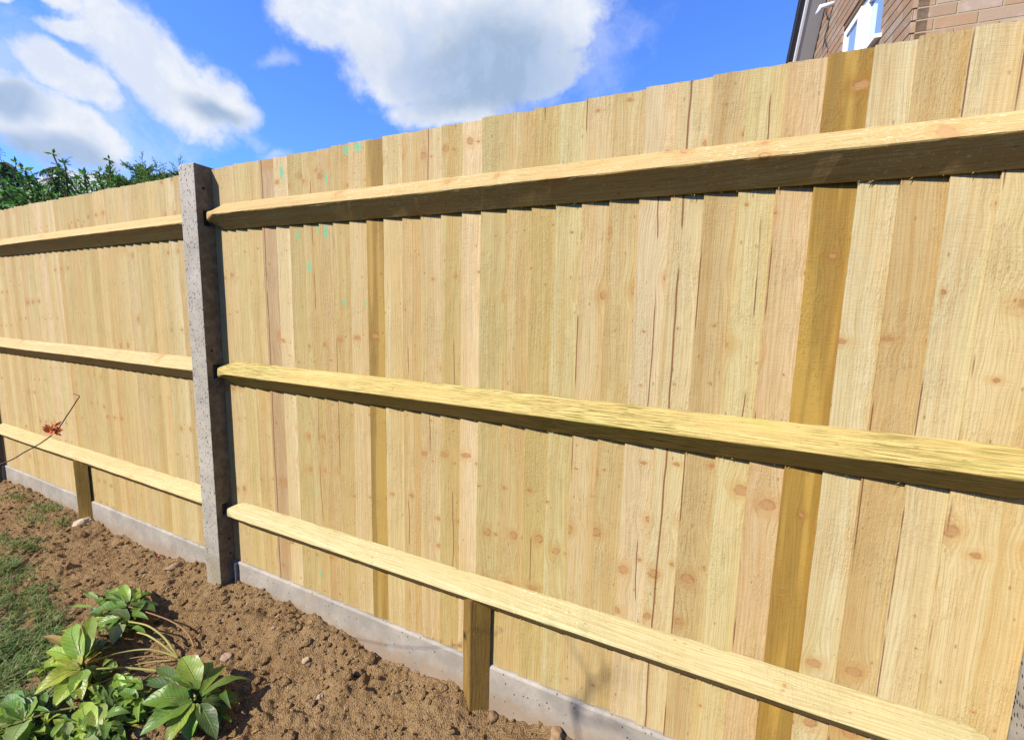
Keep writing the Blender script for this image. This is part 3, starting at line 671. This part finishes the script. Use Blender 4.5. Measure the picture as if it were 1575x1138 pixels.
# front wall (faces the camera), side core wall, rear
mb.box(0.02, 9., 0., .10, 0, 6.6)
fw = mb.build('front_wall', M_brick, house)
mb = MB()
zc = 0.; n = 0
Dfar = 7.6
while zc < 7.2:
    z0, z1 = zc + .010, zc + .075
    s1 = Dfar
    zlim = z1
    # clip the course to the roof slope
    smax = min(Dfar, sA + (zlim + .04 - zA) / slope) if slope < 0 else Dfar
    spans = [(0.0, smax)]
    if z1 > zsill + .02 and z0 < zhead: spans = [(0., min(s_win0, smax)), (s_win1, smax)]
    for a, b in spans:
        if b - a > .05: mb.box(-.009, .08, a, b, z0, z1)
    zc += .075
sw = mb.build('side_wall', M_brick_side, house)
mb = MB(); t = (.20, .13, .07)
def clipz(s): return max(0.3, min(7.2, rake(s)) - .02)
for a, b, z0, z1 in ((.11, s_win0, 0, None), (s_win0, s_win1, 0, zsill - .01), (s_win0, s_win1, zhead, None), (s_win1, Dfar, 0, None)):
    if z1 is None:
        V = [(0, a, z0), (0, b, z0), (0, b, clipz(b)), (0, a, clipz(a)), (.07, a, z0), (.07, b, z0), (.07, b, clipz(b)), (.07, a, clipz(a))]
        if z0 > 0: pass
        mb.add(V, [(0, 3, 2, 1), (4, 5, 6, 7), (0, 1, 5, 4), (1, 2, 6, 5), (2, 3, 7, 6), (3, 0, 4, 7)], t)
    else: mb.box(0., .07, a, b, z0, z1, t)
core = mb.build('mortar', M_stone, sw)
# window
wn = MB(); wn2 = (.80, .81, .82)
y0, y1, z0, z1 = s_win0 + .002, s_win1 - .002, zsill + .03, zhead - .002
xo, xi = .02, .075
def frame(mb, y0, y1, z0, z1, w, xo, xi):
    mb.box(xo, xi, y0, y0 + w, z0, z1, wn2); mb.box(xo, xi, y1 - w, y1, z0, z1, wn2)
    mb.box(xo + .001, xi, y0 + w, y1 - w, z0, z0 + w, wn2); mb.box(xo + .001, xi, y0 + w, y1 - w, z1 - w, z1, wn2)
fr = MB(); frame(fr, y0, y1, z0, z1, .06, xo, xi)
ym = y0 + (y1 - y0) * .50
fr.box(xo + .002, xi, ym - .035, ym + .035, z0 + .06, z1 - .06, wn2)
w = empty('window', (0, 0, 0)); w.parent = house
fr.build('frame', M_upvc, w)
sa = MB(); frame(sa, ym + .012, y1 - .05, z0 + .05, z1 - .05, .055, -.012, .018); sa.build('casement', M_upvc, w)
pn = MB(); pn.box(.045, .052, y0 + .06, ym - .035, z0 + .06, z1 - .06); pn.build('pane', M_glass, w)
pn = MB(); pn.box(.002, .008, ym + .067, y1 - .105, z0 + .105, z1 - .105); pn.build('pane', M_glass, w)
sl = MB(); sl.box(-.05, .07, y0 - .03, y1 + .03, z0 - .028, z0 - .001, wn2); sl.build('sill', M_upvc, w)
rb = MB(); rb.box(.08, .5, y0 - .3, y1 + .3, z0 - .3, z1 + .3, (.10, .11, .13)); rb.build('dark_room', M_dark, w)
# verge: grey soffit under the roof edge, white bargeboard, dark tile edge
o_hang = .17
def strip(name, x0, x1, dz0, dz1, col, mat, sa_=-.2, sb_=Dfar + .3):
    V = []
    for s in (sa_, sb_):
        for x in (x0, x1):
            for dz in (dz0, dz1): V.append((x, s, rake(s) + dz))
    F_ = [(0, 1, 3, 2), (4, 6, 7, 5), (0, 4, 5, 1), (2, 3, 7, 6), (0, 2, 6, 4), (1, 5, 7, 3)]
    return meshobj(name, V, F_, mat, house, False, col)
strip('soffit', -o_hang, -.010, .0, .02, (.40, .39, .37), M_upvc)
strip('bargeboard', -o_hang - .022, -o_hang - .001, -.015, .16, (.80, .80, .80), M_upvc)
strip('roof', -o_hang - .075, 9.3, .162, .24, (.045, .04, .045), M_tile)
strip('gutter_edge', -o_hang - .070, -o_hang - .024, .08, .160, (.02, .02, .025), M_dark)
# overflow pipe and cable on the side wall
a = hin(1284, 6); mb = MB(); mb.tube([(-.01, a[0], a[1]), (-.12, a[0], a[1] - .01), (-.14, a[0], a[1] - .07)], .022, 10, (.75, .78, .82)); mb.build('overflow_pipe', M_upvc, house, True)
a = hin(1277, 4); b = hin(1274, 82); mb = MB(); P = [(-.018 - .012 * math.sin(k), a[0] + (b[0] - a[0]) * k / 12 + .02 * math.sin(k * .9), a[1] + (b[1] - a[1]) * k / 12) for k in range(13)]
mb.tube(P, .006, 6, (.02, .02, .02)); mb.build('cable', M_dark, house)

# ------------------------------------------------------------------ trees behind the left bay
def leaf_quad(mb, p, d, n, l, w, t):
    d = d.normalized(); s = d.cross(n); 
    if s.length < 1e-4: s = d.cross(Vector((1, 0, 0)))
    s.normalize(); m = p + d * l * .5
    mb.add([p, m + s * w * .5 + n * w * .1, p + d * l, m - s * w * .5 + n * w * .1], [(0, 1, 2, 3)], t)
def rv(): return Vector((random.gauss(0, 1), random.gauss(0, 1), random.gauss(0, 1))).normalized()
def conifer(name, top, h, rad, nfr, tints, label, droop=.0, feather=True, group=None, spires=3, fl=.45):
    base = Vector((top[0], top[1], -.09)); root = empty(name, base); tag(root, label, 'tree', group)
    H = top[2] + .09; tk = MB(); tk.tube([(0, 0, 0), (.02, 0, H * .5), (0, .01, H * .96)], [.09, .06, .008], 8, (.16, .11, .07)); fo = MB()
    for k in range(nfr):
        z = H - (random.random() ** 1.3) * h; f = (H - z) / h; r0 = rad * (.22 + .78 * f ** .7); a = random.uniform(0, 2 * math.pi)
        L = r0 * random.uniform(.35, 1.2); e = random.uniform(.35, .9) - droop * 1.2
        d = Vector((math.cos(a), math.sin(a), e)).normalized(); p = Vector((0, 0, z)) ; pts = []
        for q in range(8):
            pts.append(p.copy()); p = p + d * L / 7; d = (d + Vector((0, 0, -.16 * droop * q / 2)) + rv() * .09).normalized()
        tk.tube(pts, [.008 * (1 - q / 9) for q in range(8)], 4, (.15, .11, .06), cap=False)
        t0 = random.choice(tints); kk = random.uniform(.7, 1.3); t = tuple(c * kk for c in t0)
        for q in range(1, 8):
            for _ in range(3):
                dd = (pts[q] - pts[q - 1]).normalized(); sd_ = dd.cross(rv()).normalized(); bd = (dd * .9 + sd_ * .9 + Vector((0, 0, -.6 * droop))).normalized(); bp = pts[q] + (pts[q - 1] - pts[q]) * random.random(); bl = fl * L * (1 - q / 11) * random.uniform(.5, 1.)
                nseg = 5
                for s_ in range(nseg):
                    sp = bp + bd * bl * s_ / nseg + Vector((0, 0, -droop * .12 * bl * s_))
                    for sg in (-1, 1):
                        sdv = bd.cross(sd_).normalized() * sg; ld = (bd + sdv * .8 + rv() * .3).normalized()
                        leaf_quad(fo, sp, ld, rv(), bl * .24 * random.uniform(.7, 1.2), .010 + .006 * random.random(), t)
    for k in range(spires):
        a = random.uniform(0, 6.28); rr = rad * .75 * math.sqrt(random.random()) * (0 if k == 0 else 1); p = Vector((rr * math.cos(a), rr * math.sin(a), H - .25 - rr * .9 * h / rad * .35)); d = Vector((random.uniform(-.12, .12), random.uniform(-.12, .12), 1)).normalized(); L = random.uniform(.25, .48) if k else .42
        n = 14; q = p.copy(); pts = [q.copy()]
        t = random.choice(tints)
        for i in range(n):
            q = q + d * L / n; d = (d + rv() * .05 + Vector((.10, .03, -.16)) * droop * (i > 4)).normalized(); pts.append(q.copy()); bl = (.17 * (1 - i / n) + .02) * random.uniform(.6, 1.2)
            for _ in range(2):
                o_ = rv(); o_.z = abs(o_.z) * .3 + .75 - 1.1 * droop; o_.normalize()
                for s_ in range(6):
                    sp = q + o_ * bl * s_ / 6
                    leaf_quad(fo, sp, (o_ + rv() * .5).normalized(), rv(), bl * .26, .006, t); leaf_quad(fo, sp, (o_ + rv() * .6).normalized(), rv(), bl * .22, .006, t)
        tk.tube(pts, [.005 * (1 - i / (n + 3)) for i in range(n + 1)], 4, (.15, .12, .06), cap=False)
    tk.build('trunk', M_bark, root); fo.build('foliage', M_frond, root); return root
DKG = [(.06, .105, .04), (.08, .12, .055), (.045, .085, .033)]; YG = [(.14, .23, .05), (.17, .27, .06), (.10, .19, .04)]; BR = [(.10, .23, .045), (.07, .18, .035), (.13, .27, .06)]
def tree_at(px, py, dist):
    d = ray(px, py); return CAM + d * (dist / math.hypot(d.x, d.y))
conifer('conifer', tree_at(8, 250, 7.5), 1.9, .85, 260, DKG, 'dark green conifer with drooping sprays at the far left edge above the fence', droop=.9)
conifer('conifer', tree_at(86, 256, 7.2), 1.7, .60, 240, DKG, 'dark conifer with a nodding tip second from the left above the fence', droop=.85)
conifer('conifer', tree_at(50, 288, 7.0), 1.5, .75, 200, DKG, 'low dark conifer between the two drooping ones behind the left bay', droop=.6)
conifer('conifer', tree_at(222, 262, 6.0), 1.6, .62, 150, YG, 'bright green feathery conifer with the tallest bare spire behind the left bay', droop=.0, fl=.5, spires=10)
conifer('conifer', tree_at(270, 268, 5.6), 1.3, .45, 120, YG, 'feathery green conifer tips just left of the grey post', droop=.0, fl=.5, spires=10)
conifer('conifer', tree_at(182, 280, 6.2), 1.3, .6, 170, YG, 'short feathery conifer left of the one with the tallest spire', droop=.0, fl=.5, spires=4)
conifer('conifer', tree_at(248, 272, 5.9), 1.2, .5, 140, YG, 'short bushy conifer between the tallest spire and the grey post', droop=.0, fl=.5, spires=4)
def shrub(px, py, dist, w, h, n, label):
    top = tree_at(px, py, dist); root = empty('laurel_shrub', (top.x, top.y, -.09)); tag(root, label, 'shrub'); fo = MB(); tk = MB(); H = top.z + .09
    for k in range(n):
        a = random.uniform(0, 6.28); rr = w * math.sqrt(random.random()); p = Vector((rr * math.cos(a), rr * .7 * math.sin(a), H - h * .75 + random.uniform(-.2, .1))); L = h * random.uniform(.45, .8) * (1 - .45 * rr / w)
        d = Vector((math.cos(a) * .35, math.sin(a) * .35, 1)).normalized(); pts = [Vector((p.x * .2, p.y * .2, 0)), p]
        for q in range(7):
            p = p + d * L / 6; d = (d + rv() * .18).normalized(); pts.append(p.copy())
            for _ in range(6):
                c = random.choice(BR); kk = random.uniform(.7, 1.25); ld = (d * .4 + rv()).normalized(); leaf_quad(fo, p, ld, rv(), random.uniform(.045, .075), random.uniform(.020, .030), tuple(x_ * kk for x_ in c))
        tk.tube(pts, [.012] + [.006] * 8, 4, (.12, .09, .05), cap=False)
    tk.build('stems', M_bark, root); fo.build('foliage', M_frond, root)
shrub(120, 272, 6.4, .55, 1.1, 130, 'glossy broad-leaved evergreen shrub between the dark conifers and the feathery ones')
shrub(140, 268, 6.1, .75, 1.1, 170, 'bright broad-leaved shrub just left of the short feathery conifer')
shrub(35, 285, 6.6, .5, 1.1, 110, 'broad-leaved shrub with upright tips among the dark conifers at the left')

# ------------------------------------------------------------------ leafy plant lying on the soil
def cp(x, y, z): return at(x / 3.029, 850 + y / 3.028, 2, z)     # a spot on the plant, found on the plane z
GZ = -.085
def leaf(mb, attrs, base, tip, w, tint, curl=.25, fold=.35, seed=0):
    base, tip = Vector(base), Vector(tip); ax = tip - base; L = ax.length; d = ax / L
    up = Vector((0, 0, 1)); up = (up + rv() * .35).normalized(); s = d.cross(up).normalized(); n = s.cross(d)
    nl, na = 12, 6; V = []; lu = []; lv = []
    ph = random.random() * 6
    for i in range(nl + 1):
        t = i / nl; ww = w * .5 * (math.sin(math.pi * min(1, t ** .82 * .97 + .03)) ** .8) * (1 + .05 * math.sin(t * 19 + ph)); c = base + d * (L * t) + n * (L * curl * (math.sin(math.pi * t * .8) * .55 - .35 * t * t))
        for j in range(na + 1):
            a = -1 + 2 * j / na
            V.append(c + s * (ww * a) + n * (ww * (fold * abs(a) ** 1.3) + ww * .12 * math.sin(t * 14 + a * 2 + ph) * abs(a))); lu.append(a); lv.append(t)
    Fc = [(i * (na + 1) + j, i * (na + 1) + j + 1, (i + 1) * (na + 1) + j + 1, (i + 1) * (na + 1) + j) for i in range(nl) for j in range(na)]
    mb.add(V, Fc, tint); attrs[0] += lu; attrs[1] += lv
GR = (.115, .215, .030); LG = (.19, .30, .04); YL = (.29, .36, .045); DG = (.07, .125, .025); PG = (.22, .28, .09); OR = (.36, .25, .06)
root = empty('leafy_plant', (cp(830, 480, GZ).x, cp(830, 480, GZ).y, GZ)); tag(root, 'leafy green garden plant flopped over the bare soil with long pale stems', 'plant')
clusters = [
    [((910, 670), .085), [(880, 680, 660, 700, 112, .095, GR), (925, 620, 845, 485, 105, .115, LG), (925, 635, 795, 575, 95, .10, GR), (940, 650, 1065, 525, 66, .06, GR), (940, 668, 1170, 590, 75, .055, GR), (895, 690, 650, 850, 105, .065, GR),
        (900, 700, 770, 905, 92, .05, LG), (930, 705, 1010, 870, 78, .03, DG), (915, 700, 880, 880, 82, .04, GR), (870, 640, 725, 535, 60, .05, DG), (860, 630, 665, 605, 55, .05, DG), (960, 680, 1110, 720, 62, .0, DG), (940, 690, 1060, 760, 60, .02, DG)]],
    [((378, 520), .085), [(375, 520, 245, 490, 74, .085, YL), (380, 500, 345, 335, 82, .11, LG), (392, 490, 428, 290, 62, .125, LG), (372, 505, 212, 458, 50, .07, YL), (375, 535, 158, 660, 88, .075, YL), (385, 548, 250, 720, 86, .065, YL), (392, 545, 345, 680, 74, .05, LG),
        (400, 512, 475, 462, 50, .07, OR), (385, 500, 425, 400, 56, .10, LG), (360, 475, 195, 388, 62, .075, OR), (370, 545, 215, 575, 58, .06, PG), (362, 460, 285, 360, 70, .10, YL), (400, 530, 470, 600, 50, .03, DG)]],
    [((595, 250), .075), [(590, 250, 408, 285, 74, .075, GR), (600, 240, 725, 275, 66, .075, DG), (600, 228, 568, 150, 42, .095, LG), (610, 228, 715, 190, 48, .085, GR), (590, 262, 525, 350, 62, .05, DG), (575, 300, 430, 345, 50, .05, GR), (625, 300, 690, 240, 46, .05, GR), (560, 335, 525, 428, 62, .045, PG),
        (600, 310, 495, 285, 54, .06, DG), (590, 235, 495, 190, 52, .075, GR), (640, 235, 605, 170, 40, .09, LG), (620, 260, 740, 240, 52, .06, DG), (600, 320, 650, 370, 46, .03, DG)]],
    [((110, 780), .07), [(110, 780, -10, 700, 70, .08, GR), (110, 782, -20, 810, 66, .07, PG), (112, 790, 50, 900, 80, .06, PG), (115, 775, 130, 680, 60, .08, LG), (108, 775, 30, 660, 60, .085, PG), (105, 780, -60, 755, 60, .07, GR), (118, 792, 110, 905, 62, .05, LG), (100, 770, 60, 640, 52, .06, GR)]],
    [((430, 850), .045), [(430, 850, 385, 710, 90, .06, YL), (430, 850, 270, 870, 80, .05, LG), (440, 845, 470, 700, 76, .06, LG), (445, 845, 545, 720, 66, .04, GR), (430, 840, 330, 780, 64, .05, LG), (450, 850, 580, 800, 60, .03, GR), (430, 860, 380, 940, 70, .04, PG)]],
    [((575, 680), .03), [(575, 665, 540, 560, 50, .05, YL), (575, 680, 690, 700, 50, .02, OR), (580, 700, 690, 770, 60, .015, PG), (560, 700, 470, 720, 50, .015, OR), (570, 690, 630, 620, 44, .02, GR)]],
]
crown = (830, 490)
for (c, hz), lv_ in clusters:
    mb = MB(); at_ = [[], []]
    for (bx, by, tx, ty, w, z, t) in lv_:
        b = cp(bx, by, GZ + hz); e = cp(tx, ty, GZ + max(.012, z + random.uniform(-.02, .01))); sc = (b - CAM).length / FPX / 3.03 * .98
        leaf(mb, at_, b, e, w * sc * .62, tuple(x_ * random.uniform(.85, 1.15) for x_ in t), curl=random.uniform(.1, .35))
        for _ in range(3):
            th = random.choice((-1, 1)) * random.uniform(.25, .7); k_ = random.uniform(.5, .85); dx_, dy_ = tx - bx, ty - by
            e2 = cp(bx + k_ * (dx_ * math.cos(th) - dy_ * math.sin(th)), by + k_ * (dx_ * math.sin(th) + dy_ * math.cos(th)), GZ + max(.012, z * random.uniform(.3, .9)))
            leaf(mb, at_, b - Vector((0, 0, .01)), e2, w * sc * random.uniform(.38, .55), tuple(x_ * random.uniform(.75, 1.1) for x_ in t), curl=random.uniform(.1, .4))
    for k in range(15):   # smaller and shaded leaves underneath
        a = random.uniform(0, 6.28); l = random.uniform(50, 110); b = cp(c[0] + random.uniform(-30, 30), c[1] + random.uniform(-25, 25), GZ + hz * .4); e = cp(c[0] + l * math.cos(a), c[1] + l * .7 * math.sin(a), GZ + .012)
        leaf(mb, at_, b, e, .028, random.choice([DG, GR, PG, OR]))
    for k in range(62):   # loose sprawling leaves that tie the rosettes together
        a = random.uniform(0, 6.28); rr = random.uniform(20, 170); cx_, cy_ = c[0] + rr * math.cos(a) - 20, c[1] + rr * .7 * math.sin(a) + 15
        if (cx_ > 600 and cy_ < 420) or (cx_ < 150 and cy_ < 420) or cx_ > 1050: continue
        a = random.uniform(0, 6.28); l = random.uniform(45, 125); h0 = random.uniform(.015, .065)
        leaf(mb, at_, cp(cx_, cy_, GZ + h0), cp(cx_ + l * math.cos(a), cy_ + l * .75 * math.sin(a), GZ + random.uniform(.015, .08)), random.uniform(.012, .030), random.choice([GR, LG, DG, GR, LG, YL, PG]), curl=random.uniform(-.2, .5))
    mb.V = [(x, y, max(z, gz(x, y) + .003)) for x, y, z in mb.V]
    o = mb.build('leaf_cluster', M_leaf, None, True); fattr(o, 'lu', at_[0]); fattr(o, 'lv', at_[1])
    o.parent = root; o.matrix_parent_inverse = Matrix.Translation(-Vector(root.location))
STM = (.36, .33, .10); STB = (.26, .15, .07)
stems = [([(830, 490, .01), (770, 400, .06), (690, 340, .09), (600, 320, .08)], STM, .0035), ([(830, 490, .01), (760, 430, .05), (690, 385, .07), (640, 370, .06)], STM, .0035), ([(828, 485, .01), (700, 450, .04), (560, 465, .05), (400, 515, .08)], STM, .003),
         ([(820, 560, .01), (700, 545, .03), (560, 535, .05), (390, 545, .07)], STM, .004), ([(905, 440, .01), (870, 370, .04), (780, 310, .06), (600, 250, .075)], STB, .003), ([(830, 510, .01), (700, 570, .04), (580, 665, .03), (520, 760, .03), (430, 850, .045)], STB, .003),
         ([(575, 680, .02), (400, 710, .03), (250, 740, .05), (110, 780, .07)], STM, .0035), ([(850, 540, .01), (870, 600, .05), (910, 670, .085)], STM, .004), ([(820, 500, .01), (700, 480, .02), (560, 500, .02), (420, 530, .05)], STB, .002), ([(620, 540, .01), (480, 600, .03), (380, 640, .03)], STM, .002),
         ([(800, 500, .01), (690, 510, .015), (520, 545, .02)], STM, .002), ([(800, 730, .01), (830, 760, .02), (910, 680, .08)], STM, .0035)]
for pts, t, r in stems:
    P = smooth_curve([cp(x, y, GZ + z) for x, y, z in pts], 8); mb = MB(); mb.tube(P, [r * (1.15 - .4 * i / len(P)) for i in range(len(P))], 7, t)
    o = mb.build('stem', M_frond, None, True); o.parent = root; o.matrix_parent_inverse = Matrix.Translation(-Vector(root.location))

# ------------------------------------------------------------------ wiry twig with red leaves at the left
TY = -.80
q0 = at(-25, 722, 1, TY - .02); q1 = at(40, 694, 1, TY - .01); q2 = at(82, 667, 1, TY); q3 = at(105, 636, 1, TY); q4 = at(118, 616, 1, TY); q5 = at(122, 609, 1, TY); q6 = at(113, 606, 1, TY)
qm = at(-200, 770, 1, TY - .04); gr0 = qm + Vector((-.25, -.05, 0)); gr0.z = -.09
root = empty('bramble_twig', gr0); tag(root, 'thin wiry twig with one tuft of withered red leaves leaning across the lower left rail', 'twig')
mb = MB(); P = smooth_curve([gr0, qm, q0, q1, q2, q3, q4, q5, q6], 8); mb.tube([p_ - Vector(gr0) for p_ in P], [.0014 - .0008 * i / len(P) for i in range(len(P))], 6, (.09, .055, .045)); mb.build('stem', M_bark, root, True)
mb = MB()
for k in range(26):
    b = q2 - Vector(gr0) + rv() * .005 + Vector((.0, 0, .007)); d = rv(); d.z = d.z * .7 + .15; d.x -= .2; leaf_quad(mb, b, d, rv(), random.uniform(.009, .021), random.uniform(.004, .008), random.choice([(.50, .09, .03), (.60, .15, .04), (.38, .06, .03), (.55, .22, .07)]))
mb.build('leaves', M_frond, root)

# ------------------------------------------------------------------ grass
def blade(mb, x, y, z, h, t, lean=.6):
    a = random.uniform(0, 6.28); w = random.uniform(.0012, .0026); d = Vector((math.cos(a), math.sin(a), 0)); s = Vector((-d.y, d.x, 0)) * w; l = h * lean * random.uniform(.3, 1.6)
    p0 = Vector((x, y, z)); p1 = p0 + d * l * .3 + Vector((0, 0, h * .6)); p2 = p0 + d * l + Vector((0, 0, h * random.uniform(.6, 1.)))
    mb.add([p0 - s, p0 + s, p1 + s * .8, p1 - s * .8, p2], [(0, 1, 2, 3), (3, 2, 4)], t)
GT = [(.10, .17, .04), (.14, .22, .055), (.075, .13, .03), (.20, .25, .08), (.24, .22, .10)]
mb = MB()
def gpos(px, py):
    c = at(px, py, 2, -.085); z = gz(c.x, c.y); return at(px, py, 2, z), z
lawn_edge = [(860, 10), (900, 45), (930, 80), (980, 95), (1030, 90), (1080, 70), (1138, 60)]
le_y, le_x = zip(*lawn_edge)
for k in range(11000):
    px = random.uniform(-60, 115); py = random.uniform(855, 1200)
    lim = float(np.interp(py, le_y, le_x)) + 14 * noise.noise(Vector((py * .05, 0, 0)))
    if px > lim and random.random() > math.exp(-(px - lim) / 9): continue
    c, z = gpos(px, py)
    if noise.noise(Vector((c.x * 9, c.y * 14, 0))) < -.28: continue
    blade(mb, c.x, c.y, z - .004, random.uniform(.015, .045), random.choice(GT), 1.1)
lawn = mb.build('lawn_grass', M_blade); tag(lawn, 'rough green lawn grass at the lower left beside the soil', 'grass', kind='stuff')
mb = MB()
for (px, py, rx, ry, n) in [(20, 765, 16, 6, 90), (70, 782, 30, 8, 200), (50, 800, 20, 8, 120), (20, 838, 18, 8, 130), (48, 838, 18, 10, 160), (5, 830, 10, 8, 60), (95, 805, 14, 5, 60), (160, 800, 8, 5, 70), (15, 870, 20, 12, 160), (40, 880, 14, 8, 60), (72, 905, 20, 10, 60), (238, 835, 8, 6, 40)]:
    for k in range(n):
        c, z = gpos(px + random.gauss(0, rx * .6), py + random.gauss(0, ry * .6)); 
        if c.y > -.02: continue
        blade(mb, c.x, c.y, z - .003, random.uniform(.012, .04), random.choice(GT), 1.2)
wd = mb.build('weed_tufts', M_blade); tag(wd, 'sparse tufts of grass and weeds sprouting through the soil below the left bay', 'grass', kind='stuff')

# ------------------------------------------------------------------ a bare shrub beside the photographer; only its shadow shows
def twigs(root, base, d, L, r, depth, mb):
    P = [Vector(base)]; n = 7
    for i in range(n):
        d = (d + rv() * .16).normalized(); P.append(P[-1] + d * L / n)
    mb.tube(P, [r * (1 - .6 * i / n) for i in range(n + 1)], 6, (.12, .08, .05), cap=False)
    if depth:
        for k in range(3):
            q = P[random.randint(3, n)]; twigs(root, q, (d + rv() * .8).normalized(), L * .55, r * .5, depth - 1, mb)
tgt = at(880, 1065, 1, -.0); sp = tgt + Vector((-.55, -1.0, 1.07)) * 2.1
root = empty('bare_shrub', (sp.x + .1, sp.y - .25, -.09)); tag(root, 'bare twiggy shrub behind the viewer whose faint shadow crosses the grey board at the bottom', 'shrub')
mb = MB(); b0 = Vector((0, 0, 0)); tipl = sp - Vector(root.location)
mb.tube(smooth_curve([b0, (0, 0, tipl.z * .5), (tipl.x * .6, tipl.y * .6, tipl.z * .85), tipl]), .004, 6, (.12, .08, .05))
random.seed(5)
for k in range(4): twigs(root, tipl * .97, (tipl.normalized() * .4 + Vector((.5, .1, -.1)) + rv() * .5).normalized(), .22, .0035, 1, mb)
mb.build('branches', M_bark, root)

# ------------------------------------------------------------------ unseen evergreen row added behind the viewer to shade the fence from low sky
random.seed(11)
root = empty('added_shade_hedge', (-.5, -5.6, -.09)); tag(root, 'tall dark evergreen screen added out of view behind the viewer to shade the fence', 'added_shade_hedge')
mb = MB(); core = MB()
for k in range(26):
    x = -9 + k * .75; tp = 3.4 + random.uniform(-.25, .3)
    rock(core, (x, -.1, tp * .48), 1.0, (.02, .035, .012), tp * .5, 1)
    for q in range(420):
        a = random.uniform(0, 6.28); zz = random.random() ** .9; rr = .62 * math.sqrt(max(0, 1 - (zz * 2 - 1) ** 4)) * 1.15; p = Vector((x + rr * math.cos(a), -.1 + rr * math.sin(a) * 1.2, zz * tp * 1.02))
        c = random.choice(DKG + YG[2:]); leaf_quad(mb, p, (Vector((math.cos(a), math.sin(a), .6)) + rv() * .5).normalized(), rv(), random.uniform(.12, .26), random.uniform(.06, .12), c)
core.build('branches', M_bark, root); mb.build('foliage', M_frond, root)

# repeats of a kind share a group
for o in list(COL.objects):
    if o.parent is None and o.get('category') == 'tree': o['group'] = 'conifers beyond the left part of the fence'
    elif o.parent is None and o.name.startswith('laurel_shrub'): o['group'] = 'broad-leaved shrubs beyond the left part of the fence'
    elif o.parent is None and o.get('category') == 'stone': o['group'] = 'stones lying on the soil'
    elif o.parent is None and o.get('category') == 'clod': o['group'] = 'clods against the foot of the fence'
